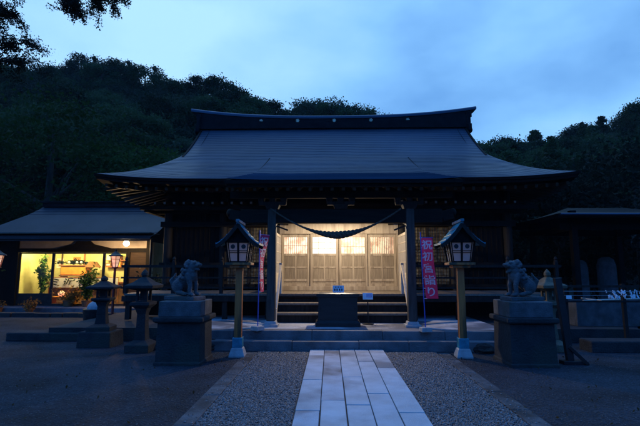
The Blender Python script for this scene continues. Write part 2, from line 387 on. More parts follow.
# pebbles
def pebbles(name, regions, seed, smin, smax, tone=1.0):
    rg = np.random.default_rng(seed)
    oc = np.array([[1, 0, 0], [.5, .87, 0], [-.5, .87, 0], [-1, 0, 0], [-.5, -.87, 0], [.5, -.87, 0], [.45, .3, .8], [-.5, .25, .85], [0, -.55, .8]], float)
    fc = np.array([[0, 1, 6], [1, 2, 6], [2, 7, 6], [2, 3, 7], [3, 4, 7], [4, 8, 7], [4, 5, 8], [5, 0, 8], [0, 6, 8], [6, 7, 8]])
    P = []
    for (x0, x1, y0, y1, n) in regions:
        u = rg.random(n)
        P.append(np.stack([rg.uniform(x0, x1, n), y0 + (y1 - y0) * u ** 1.25], 1))
    P = np.concatenate(P); n = len(P)
    s = rg.uniform(smin, smax, (n, 1, 1)) * rg.uniform(.7, 1.3, (n, 1, 3)); s[:, :, 2] *= .62
    v = oc[None] * s * (1 + rg.uniform(-.2, .2, (n, 9, 3)))
    a = rg.uniform(0, 2 * PI, n); c, d = np.cos(a)[:, None], np.sin(a)[:, None]
    x = v[:, :, 0] * c - v[:, :, 1] * d; y = v[:, :, 0] * d + v[:, :, 1] * c
    z = v[:, :, 2] + rg.uniform(-.002, .010, (n, 1)) + np.where((np.abs(P[:, 0:1] - .325) < .74) | (P[:, 0:1] < -1.42) | (P[:, 0:1] > 2.07), .012, 0) * (tone > .5)
    V = np.stack([x + P[:, 0:1], y + P[:, 1:2], z], 2).reshape(-1, 3)
    F = (fc[None] + (np.arange(n) * 9)[:, None, None]).reshape(-1, 3)
    me = bpy.data.meshes.new(name)
    me.vertices.add(len(V)); me.vertices.foreach_set('co', V.ravel().astype(np.float32))
    me.loops.add(F.size); me.loops.foreach_set('vertex_index', F.ravel().astype(np.int32))
    me.polygons.add(len(F)); me.polygons.foreach_set('loop_start', np.arange(0, F.size, 3, dtype=np.int32)); me.polygons.foreach_set('loop_total', np.full(len(F), 3, dtype=np.int32))
    me.update(calc_edges=True)
    at = me.attributes.new('tone', 'FLOAT', 'POINT'); at.data.foreach_set('value', np.repeat(rg.random(n) ** 1.8 * tone, 9).astype(np.float32))
    me.materials.append(M['pebble'])
    o = bpy.data.objects.new(name, me); col.objects.link(o)
    return o
o = pebbles('gravel', [(-1.41, -.42, 3.6, 8.75, 38000), (1.07, 2.06, 3.6, 8.75, 38000), (-1.58, -1.40, 3.6, 8.6, 260), (2.05, 2.24, 3.6, 8.6, 260), (-.44, -.30, 3.6, 8.7, 70), (.97, 1.08, 3.6, 8.7, 60)], 3, .005, .0125, .62)
tag(o, 'loose blue grey gravel filling the beds beside the stone path', 'gravel', kind='stuff')
o = pebbles('grit', [(-7, -1.65, 3.6, 11, 9000), (2.3, 7, 3.6, 11, 9000)], 4, .003, .008, .22)
tag(o, 'scattered grit on the compacted shrine yard', 'grit', kind='stuff')

# ------------------------------------------------------------------ terrace and steps of stone
XC = .22
terr = empty('stone_terrace', (XC, 10.5, 0), 'low grey stone terrace with a long front step under the shrine porch', 'terrace')
def stone_row(name, x0, x1, y0, y1, z0, z1, mat, parent, lmin=.9, lmax=1.5):
    b = MB(); x = x0
    while x < x1 - .02:
        l = rnd.uniform(lmin, lmax)
        if x + l > x1 - .4: l = x1 - x
        b.bb(x + .003, x + l - .003, y0 + rnd.uniform(0, .008), y1, z0, z1 + rnd.uniform(-.004, .004)); x += l
    return b.build(name, mat, parent, True, bevel=.012)
stone_row('front_step', -3.0, 3.5, 8.83, 9.12, -.05, .185, M['kerb'], terr)
stone_row('terrace_edge', -3.2, 3.7, 9.06, 9.36, -.05, .36, M['kerb'], terr, 1.1, 1.9)
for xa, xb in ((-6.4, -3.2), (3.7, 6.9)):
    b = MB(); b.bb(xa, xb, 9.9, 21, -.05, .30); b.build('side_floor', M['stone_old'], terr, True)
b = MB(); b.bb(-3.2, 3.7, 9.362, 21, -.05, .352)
b.build('terrace_floor', M['slab1'], terr, True)  # porch lamplight put into the colour: paler stone than the side floors

# ------------------------------------------------------------------ MAIN HALL
hall = empty('shrine_hall', (XC, 16.3, 0), 'large dark wooden shrine hall with sweeping blue grey roof and lit front doors', 'shrine')
YR, ZR = 16.3, 7.20; YE, ZE = 11.4, 4.04
HW0, HW1 = 5.12, 6.60; RC = .12
def prof(s):                 # ridge s=0 -> eave s=1
    t = 1 - s
    return YR - (YR - YE) * s, ZE + (ZR - ZE) * (t * .50 + t * t * .50)
def halfw(s):
    return HW0 + .06 * s if s < .42 else HW0 + .025 + (HW1 - HW0 - .025) * ((s - .42) / .58) ** 1.15
def lift(u, s): return .18 * abs(u) ** 6 * s ** 3
NC = 38; NX = 61
us = [math.copysign(abs(t) ** .8, t) for t in np.linspace(-1, 1, NX)]
def front_rows(sign=1):
    rows = []
    for c in range(NC):
        for k, off in ((0, .004), (1, .014)):
            s = (c + k) / NC
            y, z = prof(s); hw = halfw(s); r = []
            for u in us:
                yy = y if sign > 0 else 2 * YR - y
                r.append((RC + u * hw, yy, z + off + lift(u, s) + .003 * math.sin(u * 17 + c * .31) + .002 * math.sin(u * 41 + c * .5)))
            rows.append(r)
    return rows
b = MB()
for sg in (1, -1):
    b.grid([r if sg > 0 else r[::-1] for r in front_rows(sg)])
# hipped sides below the gables
for sx in (-1, 1):
    rows = []
    for c in range(int(NC * .42), NC):
        for k, off in ((0, .004), (1, .014)):
            s = (c + k) / NC; y, z = prof(s); hw = halfw(s); r = []
            for j in range(25):
                q = -1 + 2 * j / 24
                yy = YR + q * (YR - y)
                r.append((RC + sx * hw, yy, z + off + lift(1, s) * abs(q) ** 6))
            rows.append(r if sx < 0 else r[::-1])
    b.grid(rows)
roof = b.build('roof', M['copper'], hall, True)
# underside + fascia (eave thickness)
b = MB()
def ring(s, dz, inset=0):
    y, z = prof(s); hw = halfw(s) - inset; pts = []
    y += inset
    for u in us: pts.append((RC + u * hw, y, z + dz + lift(u, s)))
    for j in range(1, 25):
        q = -1 + 2 * j / 24; pts.append((RC + hw, YR + q * (YR - y), z + dz + lift(1, s) * abs(q) ** 6))
    for u in reversed(us): pts.append((RC + u * hw, 2 * YR - y, z + dz + lift(u, s)))
    for j in range(1, 24):
        q = 1 - 2 * j / 24; pts.append((RC - hw, YR + q * (YR - y), z + dz + lift(1, s) * abs(q) ** 6))
    return pts + [pts[0]]
b.grid([ring(1, .024), ring(1, -.05, .015), ring(1, -.07, .05), ring(1, -.13, .06), ring(1, -.14, .3)])
b.build('eave_fascia', M['wood_dark'], roof, True)
b = MB()
b.grid([ring(1, -.135, .25), ring(.72, -.12, 0)])
b.build('eave_boards', M['wood_dark'], roof, True)
# gables
for sx in (-1, 1):
    b = MB(); x = RC + sx * (HW0 - .35); y0, z0 = prof(.44)
    b.add([(x, y0, z0 - .1), (x, 2 * YR - y0, z0 - .1), (x, YR, ZR)], [(0, 1, 2)])
    g = b.build('gable_wall', M['wood_dark'], hall, True)
    for sg in (1, -1):
        b = MB(); pp = []
        for i in range(15):
            s = .44 * i / 14; y, z = prof(s); pp.append((y if sg > 0 else 2 * YR - y, z))
        for (ya, za), (yb, zb) in zip(pp[:-1], pp[1:]):
            b.bar((RC + sx * (HW0 - .02), ya, za - .12), (RC + sx * (HW0 - .02), yb, zb - .12), .07, .26)
        b.build('bargeboard', M['wood_dark'], hall, True)
# ridge
b = MB(); n = 41
def rz(u): return .50 * abs(u) ** 2.6
for (w_, z0, z1, ext) in ((.62, -.12, .06, 0), (.44, .06, .24, -.02), (.34, .24, .28, -.02)):
    hw = 5.16 + ext
    rows = []
    for i in range(n):
        u = -1 + 2 * i / (n - 1); x = RC + u * hw; k = rz(u) * .55
        a = ZR + z0 + (k if z0 > 0 else -.05); c = ZR + z1 + k
        y_ = w_ / 2
        rows.append([(x, YR - y_, a), (x, YR - y_, c), (x, YR + y_, c), (x, YR + y_, a), (x, YR - y_, a)])
    b.grid(rows); b.add(rows[0][:4], [(0, 1, 2, 3)]); b.add(rows[-1][:4], [(3, 2, 1, 0)])
rd = b.build('ridge', M['tile_dark'], hall, True)
b = MB(); rows = []
for i in range(n):
    u = -1 + 2 * i / (n - 1); x = RC + u * 5.55; k = rz(u) * .66
    z0 = ZR + .27 + k; r = []
    for a in range(9):
        t = PI * a / 8; r.append((x, YR - .24 * math.cos(t), z0 + .035 + .10 * math.sin(t)))
    r.append((x, YR + .24, z0 - .03)); r.append((x, YR - .24, z0 - .03)); r.append(r[0]); rows.append(r)
b.grid(rows); b.add(rows[0][:-1], [tuple(range(11))]); b.add(rows[-1][:-1], [tuple(range(11))[::-1]])
b.build('ridge_cap', M['copper'], rd, True)
for i in range(7):
    b = MB(); x = RC - 4.2 + i * 1.42
    b.tube([(x, YR - .225, ZR + .15), (x, YR - .245, ZR + .15)], .065, 20)
    for k in range(5):
        a = 2 * PI * k / 5; b.ball((x + .055 * math.cos(a), YR - .25, ZR + .15 + .05 * math.sin(a)), .022, nu=8, nv=6)
    b.build('crest', M['gold'], rd, True)
for sx in (-1, 1):
    b = MB(); x = RC + sx * 5.2
    b.box((x, YR, ZR + .12), (.14, .72, .62)); b.box((x, YR, ZR - .22), (.12, 1.0, .25))
    b.ball((x + sx * .05, YR - .22, ZR - .28), (.11, .17, .12)); b.ball((x + sx * .05, YR + .22, ZR - .28), (.11, .17, .12)); b.ball((x + sx * .06, YR, ZR + .2), (.08, .2, .25))
    b.box((x + sx * .05, YR - .3, ZR + .3), (.12, .12, .16), rot=(0, 0, .3))
    b.build('ridge_end_ornament', M['tile_dark'], rd, True)

# porch (kohai) roof flowing forward from the main slope
KY0, KZ0 = 9.2, 3.54
def kz(y):                      # gently concave
    if y >= 12.2: return prof((YR - y) / (YR - YE))[1] + .03
    t = (y - KY0) / (12.2 - KY0); z1 = prof((YR - 12.2) / (YR - YE))[1] + .03
    return KZ0 + t * (z1 - KZ0) + .10 * (t * t - t)
KC = .30
def khw(y): return 2.62 - .34 * max(0, (y - 11.2)) / 2.7
b = MB(); rows = []
NK = 36
for c in range(NK):
    for k, off in ((0, .014), (1, .004)):
        y = KY0 + (13.9 - KY0) * (c + k) / NK
        rows.append([(KC + u * khw(y), y, kz(y) + off + .05 * abs(u) ** 5 * (1 - (c + k) / NK) + .002 * math.sin(u * 31 + c * .4)) for u in np.linspace(-1, 1, 33)])
b.grid(rows)
kr = b.build('porch_roof', M['copper'], hall, True)
b = MB()
yy = np.linspace(KY0, 13.9, 24)
for sx in (-1, 1):
    for ya, yb in zip(yy[:-1], yy[1:]):
        b.bar((KC + sx * khw(ya), ya, kz(ya) - .035), (KC + sx * khw(yb), yb, kz(yb) - .035), .03, .09)
b.bb(KC - 2.62, KC + 2.62, KY0 + .01, KY0 + .07, KZ0 - .06, KZ0 + .02)
b.bb(KC - 2.58, KC + 2.58, KY0 + .07, KY0 + .13, KZ0 - .13, KZ0 - .05)
b.build('porch_fascia', M['wood_dark'], kr, True)
b = MB()
b.grid([[(KC - khw(y), y, kz(y) - .10), (KC + khw(y), y, kz(y) - .10)] for y in np.linspace(KY0 + .08, 12.1, 8)])
b.build('porch_ceiling', M['wood_panel'], kr, True)
for i in range(21):
    x = KC - 2.45 + i * .245; b = MB()
    b.bar((x, KY0 + .12, kz(KY0 + .12) - .19), (x, 12.1, kz(12.1) - .17), .07, .09)
    b.build('rafter', M['rafter'], kr, True)
# rafters of the main eaves
for i in range(46):
    x = RC - 6.3 + i * .28
    if abs(x - KC) < 2.55: continue
    b = MB(); u = (x - RC) / HW1; lz = lift(u, 1)
    b.bar((x, YE + .15, ZE - .245 + lz), (x, 13.1, ZE - .02 + lz * .3), .075, .09)
    b.build('rafter', M['rafter'], roof, True)
for sx in (-1, 1):
    for i in range(22):
        y = YE + .5 + i * .30; b = MB(); lz = lift(1, 1) * abs((y - YR) / (YR - YE)) ** 6
        b.bar((RC + sx * (HW1 - .12), y, ZE - .25 + lz), (RC + sx * 4.9, y, ZE + .04), .075, .09)
        b.build('rafter', M['rafter'], roof, True)
        if i < 14 and sx < 0:
            b = MB(); b.bar((RC + sx * 5.95, y + .05, ZE - .46), (RC + sx * 4.95, y + .05, ZE - .2), .075, .09)
            b.build('rafter', M['rafter'], roof, True)
# lower tier rafters with pale painted ends
for i in range(38):
    x = RC - 5.2 + i * .28
    if abs(x - KC) < 1.9: continue
    b = MB()
    b.bar((x, 12.25, 3.53), (x, 13.05, 3.60), .07, .08, 0); b.bb(x - .03, x + .03, 12.238, 12.246, 3.50, 3.56, 1)
    b.build('lower_rafter', [M['rafter'], M['white_end']], roof, True)
b = MB(); b.bb(-5.6, 6.0, 12.42, 12.54, 3.36, 3.48); b.bb(-5.3, 5.75, 12.9, 13.05, 3.3, 3.62); b.bb(-5.5, -5.38, 12.5, 20, 3.3, 3.45)
b.build('eave_purlin', M['wood_beam'], hall, True)

# body
FY = 13.0; ZF = 1.0
WX0, WX1 = -4.95, 5.35
b = MB()
b.bb(WX0, -1.62, FY + .10, FY + .16, ZF, 4.2); b.bb(2.16, WX1, FY + .10, FY + .16, ZF, 4.2); b.bb(-1.62, 2.16, FY + .10, FY + .16, 2.98, 4.3)
b.bb(WX0, WX0 + .06, FY + .16, 20, ZF, 4.2); b.bb(WX1 - .06, WX1, FY + .16, 20, ZF, 4.2); b.bb(WX0, WX1, 19.94, 20, ZF, 4.2)
for i in range(70):
    x = WX0 + .06 + i * .148
    if -1.7 < x < 2.2: continue
    b.bb(x, x + .02, FY + .075, FY + .10, ZF, 3.5)
b.build('wall', M['wood_dark'], hall, True)
for x in (WX0, -3.25, -1.62, 2.16, 3.7, WX1):
    b = MB(); b.tube([(x, FY + .04, .3), (x, FY + .04, 4.2)], .125, 20); b.build('pillar', M['wood_grey'], hall, True, smooth=False)
for y in (15.3, 17.6, 19.9):
    for x in (WX0, WX1):
        b = MB(); b.tube([(x, y, .3), (x, y, 4.2)], .125, 14); b.build('pillar', M['wood_grey'], hall, True)
for (z, h, d) in ((1.06, .12, .09), (1.72, .10, .08), (2.90, .16, .10), (3.42, .2, .12)):
    for x0, x1 in ((WX0 - .2, -1.66), (2.2, WX1 + .2)):
        b = MB(); b.bb(x0, x1, FY - d, FY + .07, z, z + h); b.build('wall_beam', M['wood_beam'], hall, True)
    if z > 3:
        b = MB(); b.bb(-1.66, 2.2, FY - d + .004, FY + .066, z + .002, z + h - .002); b.build('wall_beam', M['wood_beam'], hall, True)
# lattice windows either side of the doors
for (x0, x1) in ((-3.1, -1.78), (2.3, 3.56)):
    b = MB()
    b.bb(x0, x1, FY + .05, FY + .07, 1.16, 2.88)
    wnd = b.build('lattice_window', M['pane_dim'], hall, True)
    b = MB(); nx = 15; nz = 18
    for i in range(nx + 1):
        x = x0 + (x1 - x0) * i / nx; b.bb(x - .008, x + .008, FY + .012, FY + .03, 1.16, 2.88)
    for i in range(nz + 1):
        z = 1.16 + 1.72 * i / nz; b.bb(x0, x1, FY + .031, FY + .046, z - .008, z + .008)
    b.build('lattice', M['rafter'], wnd, True)
    b = MB()
    b.bb(x0 - .06, x0, FY, FY + .06, 1.16, 2.9); b.bb(x1, x1 + .06, FY, FY + .06, 1.16, 2.9)
    xm = (x0 + x1) / 2; b.bb(xm - .035, xm + .035, FY - .005, FY + .012, 1.16, 2.88)
    b.build('frame', M['wood_grey'], wnd, True)

# doors: four sliding leaves, the upper light of each glowing
dx0, dx1 = -1.47, 2.00; DZ0, DZ1 = 1.12, 2.68
b = MB(); b.bb(-1.52, 2.05, FY - .06, FY + .12, ZF + .001, DZ0); b.bb(-1.52, 2.05, FY - .06, FY + .12, DZ1, 2.98)
b.bb(-1.52, dx0, FY - .05, FY + .11, DZ0, DZ1); b.bb(dx1, 2.05, FY - .05, FY + .11, DZ0, DZ1)
b.build('door_frame', M['wood_door'], hall, True, bevel=.006)
b = MB(); b.bb(-1.6, 2.14, FY - .03, FY + .07, 2.985, 3.40)
b.build('transom_panel', M['wood_door'], hall, True)
pm = ['pane_pink', 'pane_white', 'pane_pink', 'pane_warm']
W = (dx1 - dx0) / 4
for i in range(4):
    x0 = dx0 + i * W; x1 = x0 + W; yo = FY - .02 if i in (1, 2) else FY + .03
    x0 += .009; x1 -= .009
    b = MB(); st = .075
    zs = [DZ0, DZ0 + .10, DZ0 + .17, DZ0 + .24, DZ0 + .60, DZ0 + .66, DZ0 + 1.01, DZ0 + 1.08, DZ0 + 1.62, DZ1]
    b.bb(x0, x0 + st, yo, yo + .045, DZ0, DZ1 - .004); b.bb(x1 - st, x1, yo, yo + .045, DZ0, DZ1 - .004)
    for a, c in ((DZ0, 1.20), (1.26, 1.33), (1.66, 1.70), (2.02, 2.09), (2.59, DZ1 - .004)):
        b.bb(x0 + st, x1 - st, yo + .002, yo + .043, a, c)
    xm = (x0 + x1) / 2
    b.bb(xm - .022, xm + .022, yo + .004, yo + .04, 1.33, 1.66); b.bb(xm - .022, xm + .022, yo + .004, yo + .04, 1.70, 2.02)
    leaf = b.build('door', M['wood_door'], hall, True, bevel=.004)
    b = MB()
    b.bb(x0 + st, x1 - st, yo + .02, yo + .03, 1.20, 2.02)
    for k in range(26):
        x = x0 + st + .01 + k * (W - 2 * st) / 26; b.bb(x, x + .012, yo + .012, yo + .02, 1.33, 2.02)
    b.build('panel', M['wood_panel'], leaf, True)
    A0, A1 = 2.09, 2.59
    b = MB(); b.bb(x0 + st, x1 - st, yo + .026, yo + .032, A0, A1)
    pn = b.build('pane', M[pm[i]], leaf, True)
    b = MB(); nv_, hs = [(11, (.5,)), (4, (.33, .67)), (8, (.42,)), (13, ())][i]; hw_ = (.004, .005, .005, .008)[i]
    for k in range(1, nv_):
        x = x0 + st + k * (x1 - x0 - 2 * st) / nv_; b.bb(x - hw_, x + hw_, yo + .008, yo + .022, A0, A1)
    for q in hs: z = A0 + (A1 - A0) * q; b.bb(x0 + st, x1 - st, yo + .006, yo + .02, z - .006, z + .006)
    b.build('muntin', M['wood_door'], leaf, True)

# veranda, its posts and railings
b = MB(); xx = -5.3
while xx < 5.7:
    b.bb(xx + .003, min(xx + .22, 5.75) - .003, 11.12, 12.98, ZF - .05, ZF - .002); xx += .22
b.bb(-5.3, 5.75, 11.16, 12.96, ZF - .06, ZF - .052)
vd = b.build('veranda', M['wood_floor'], hall, True)
b = MB(); b.bb(-5.35, -1.5, 11.10, 11.2, ZF - .2, ZF - .062); b.bb(2.05, 5.8, 11.10, 11.2, ZF - .2, ZF - .062); b.bb(-1.5, 2.05, 11.115, 11.16, ZF - .09, ZF - .062)
b.build('veranda_beam', M['wood_grey'], vd, True)
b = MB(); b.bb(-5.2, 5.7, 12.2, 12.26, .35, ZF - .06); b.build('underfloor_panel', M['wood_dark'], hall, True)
for x in (-5.2, -3.9, -2.7, -1.6, 2.15, 3.25, 4.45, 5.65):
    b = MB(); b.bb(x - .06, x + .06, 11.14, 11.26, .34, ZF - .2); b.build('veranda_post', M['wood_grey'], vd, True)
for sgn, xa, xb in ((-1, -5.3, -1.55), (1, 2.1, 5.75)):
    b = MB()
    for z, h, t in ((1.12, .05, .05), (1.38, .045, .045), (1.66, .07, .07)):
        b.bb(xa - .12, xb + .12, 11.17 - t / 2, 11.17 + t / 2, z, z + h)
    b.build('railing', M['wood_grey'], vd, True)
    n_ = 4
    for k in range(n_):
        x = xa + (xb - xa) * k / (n_ - 1)
        b = MB(); b.bb(x - .04, x + .04, 11.125, 11.215, ZF - .002, 1.80)
        b.lathe([(.045, 1.80), (.05, 1.83), (.03, 1.85), (.045, 1.88), (.03, 1.92), (.004, 1.95)], (x, 11.17, 0), 12)
        b.build('railing_post', M['wood_grey'], vd, True)
# wooden stairs
b = MB()
for (y, z) in ((10.45, .58), (10.80, .79)):
    b.bb(-1.35, 1.92, y, y + .37, z - .05, z)
for (y, z) in ((10.49, .53), (10.84, .74), (11.19, .94)): b.bb(-1.33, 1.90, y, y + .02, z - .19, z, 1)
st_ = b.build('stairs', [M['wood_floor'], M['wood_grey']], hall, True, bevel=.004)
for x in (-1.39, 1.96):
    b = MB()
    b.add([(x + dx, y, z) for dx in (-.03, .03) for (y, z) in ((10.3, .352), (10.3, .50), (11.1, 1.02), (11.1, .60), (10.75, .352))],
          [(0, 1, 2, 3, 4), (9, 8, 7, 6, 5)] + [(i, (i + 1) % 5 if False else (i + 1) % 5, 5 + (i + 1) % 5, 5 + i) for i in range(5)])
    b.build('stringer', M['wood_grey'], st_, True)
# sloping stair rails, pale, and slatted side screens
for sx, x in ((-1, -1.42), (1, 1.99)):
    b = MB(); xr = x - sx * .15
    b.bar((xr, 10.16, .52), (xr, 11.12, 1.70), .05, .09)
    b.bb(xr - .035, xr + .035, 10.08, 10.17, .352, .72); b.bb(xr - .035, xr + .035, 11.10, 11.18, ZF, 1.78)
    b.build('stair_rail', M['wood_pale'], st_, True)
    b = MB()
    xs = x + sx * .06
    b.bb(xs - .02, xs + .02, 11.3, 11.36, ZF, 2.62); b.bb(xs - .02, xs + .02, 12.84, 12.9, ZF, 2.62); b.bb(xs - .018, xs + .018, 11.36, 12.84, 2.55, 2.62); b.bb(xs - .018, xs + .018, 11.36, 12.84, 1.45, 1.52)
    for k in range(13):
        y = 11.42 + k * .11; b.bb(xs - .01, xs + .01, y, y + .03, 1.52, 2.55)
    for z in (1.8, 2.1, 2.35): b.bb(xs - .014, xs + .014, 11.36, 12.84, z, z + .02)
    b.bb(xs - .012, xs + .012, 11.36, 12.84, ZF, 1.45)
    b.build('side_screen', M['wood_pale'], hall, True)

# porch posts, beams
for x in (-1.32, 1.82):
    b = MB(); b.box((x, 9.8, .38), (.34, .34, .06)); b.box((x, 9.8, .44), (.27, .27, .07), taper=.86)
    b.build('post_base', M['stone_pale'], hall, True, bevel=.01)
    b = MB(); b.bb(x - .095, x + .095, 9.705, 9.895, .475, 3.05)
    b.build('porch_post', M['wood_post'], hall, True, bevel=.015)
b = MB()
b.bb(-2.05, 2.55, 9.72, 9.88, 2.66, 2.98)
for sx, x in ((-1, -2.05), (1, 2.55)):
    b.box((x + sx * .12, 9.8, 2.84), (.26, .13, .24), rot=(0, sx * -.25, 0)); b.ball((x + sx * .26, 9.8, 2.90), (.08, .07, .10))
b.build('porch_beam', M['wood_beam'], hall, True, bevel=.015)
b = MB()
b.bb(-2.3, 2.8, 9.74, 9.86, 3.24, 3.40)
b.build('porch_purlin', M['wood_beam'], hall, True)
for x in (-1.32, .25, 1.82):   # frog-leg strut and bracket blocks
    b = MB(); b.box((x, 9.8, 3.03), (.26, .2, .1), taper=1.3); b.box((x, 9.8, 3.12), (.62, .12, .08), taper=1.05)
    for dx in (-.26, 0, .26): b.box((x + dx, 9.8, 3.2), (.12, .14, .075), taper=1.25)
    b.build('bracket_set', M['wood_grey'], hall, True)
for x in (-1.32, 1.82):      # curved tie beams back to the hall
    b = MB(); pts = [(x, 9.9 + 3.05 * t, 2.72 + .42 * math.sin(t * PI * .6) ** 1.0 * .8) for t in np.linspace(0, 1, 12)]
    for p, q in zip(pts[:-1], pts[1:]): b.bar(p, q, .13, .20)
    b.build('tie_beam', M['wood_beam'], hall, True)
# porch side rail-height corner brackets lit white
for sx, x in ((-1, -1.22), (1, 1.72)):
    b = MB(); b.bar((x, 9.8, 2.60), (x - sx * .26, 9.8, 2.50), .035, .035); b.build('corner_bracket', M['wood_grey'], hall, True)

# lamp under the porch (gives the light on the doors)
lp = empty('porch_lamp', (.27, 11.25, 3.31), 'round white ceiling lamp hanging unseen above the lit doors', 'lamp')
b = MB(); b.tube([(0, 0, -.16), (0, 0, .55)], .012, 8); b.build('rod', M['metal_dark'], lp)
b = MB(); b.lathe([(.03, -.14), (.15, -.17), (.26, -.345), (.255, -.347), (.14, -.19), (.0301, -.18)], n=24); b.build('added_shade', M['metal_dark'], lp)  # unseen shade, added to keep lamplight off the porch rafters and brackets
b = MB(); b.ball((0, 0, -.25), .03); b.build('bulb', M['lamp_white'], lp, smooth=True)
point('porch_light', (.27, 11.25, 2.96), 300, (1, .82, .60), .03)

# small pale lamp globe under the right of the porch eave
o = empty('eave_lamp', (1.68, 10.0, 3.05), 'small pale globe lamp hanging under the porch eave above the rope end', 'lamp')
b = MB(); b.ball((0, 0, .12), .05); b.build('globe', M['bulb_pale'], o, smooth=True)
b = MB(); b.tube([(0, 0, .16), (0, 0, .50)], .012, 8); b.lathe([(.035, .15), (.03, .2)], n=12); b.build('holder', M['metal_dark'], o)

# ------------------------------------------------------------------ sacred rope
b = MB()
pa = Vector((-1.34, 9.62, 2.98)); pb = Vector((1.60, 9.62, 2.97)); nseg = 110
def rope_c(t):
    p = pa.lerp(pb, t); p.z -= .60 * (1 - abs(2 * t - 1) ** 1.75); return p
def rope_r(t): return .017 + .058 * math.exp(-((t - .52) / .17) ** 2)
for s_ in range(3):
    pts = []; rs = []
    for i in range(nseg + 1):
        t = i / nseg; c = rope_c(t); r = rope_r(t); a = t * 2 * PI * 11 + s_ * 2 * PI / 3
        pts.append(c + Vector((.25 * r * math.cos(a), r * .62 * math.cos(a), r * .62 * math.sin(a)))); rs.append(r * .62)
    b.tube(pts, rs, 8)
o = b.build('sacred_rope', M['rope'], smooth=True)
tag(anchored(o, (.13, 9.62, 2.4)), 'thick twisted straw rope sagging between the two porch posts', 'rope')

# ------------------------------------------------------------------ offering box and stands
ob = empty('offering_box', (.17, 10.02, .352), 'large dark wooden offering box in front of the shrine steps', 'offering box')
b = MB(); b.box((0, 0, .38), (.88, .5, .56), taper=.985)
b.build('body', M['lacquer'], ob, bevel=.008)
b = MB(); b.box((0, 0, .05), (1.0, .6, .10)); b.box((0, 0, .115), (.94, .55, .03)); b.build('plinth', M['lacquer'], ob, bevel=.01)
b = MB()
for s in (-1, 1):
    b.box((0, s * .26, .685), (.96, .06, .07)); b.box((s * .45, 0, .685), (.06, .46, .066))
b.build('rim', M['lacquer'], ob, bevel=.008)
for k in range(9):
    b = MB(); b.box((0, -.2 + k * .05, .69), (.84, .016, .04), rot=(.5, 0, 0)); b.build('slat', M['lacquer'], ob)
for sx in (-1, 1):
    for z in (.16, .40, .62):
        b = MB(); b.box((sx * .40, -.25, z), (.09, .012, .05)); b.build('corner_fitting', M['metal_dark'], ob)
sg = empty('offering_notice', (.19, 10.0, 1.075), 'small white notice stand on top of the offering box', 'sign')
b = MB(); b.box((0, .03, .02), (.24, .08, .02)); b.box((0, 0.02, .1), (.26, .012, .14), rot=(-.2, 0, 0)); b.build('board', M['paper'], sg)
b = MB()
for x in (-.08, -.03, .03, .08): b.box((x, .006 , .075), (.025, .006, .05), rot=(-.2, 0, 0))
for x in (-.06, 0, .06): b.box((x, .018, .135), (.03, .006, .02), rot=(-.2, 0, 0))
b.build('print', M['ink'], sg)
sg = empty('placard_stand', (.88, 10.25, .352), 'small lilac white placard on a thin black stand right of the offering box', 'sign')
b = MB(); b.box((0, -.02, .64), (.235, .015, .155), rot=(-.35, 0, 0)); b.build('placard', M['paper'], sg)
b = MB(); b.box((.03, -.034, .66), (.13, .004, .08), rot=(-.35, 0, 0)); b.build('picture', noise_mat('lilac', (.35, .3, .5), (.55, .5, .65), 20, .5, 0), sg)
b = MB(); b.tube([(0, 0, .01), (0, 0, .6)], .014, 10); b.lathe([(.14, 0), (.14, .012), (.02, .025)], n=20); b.box((0, .0, .58), (.2, .03, .02)); b.build('stand', M['metal_dark'], sg)

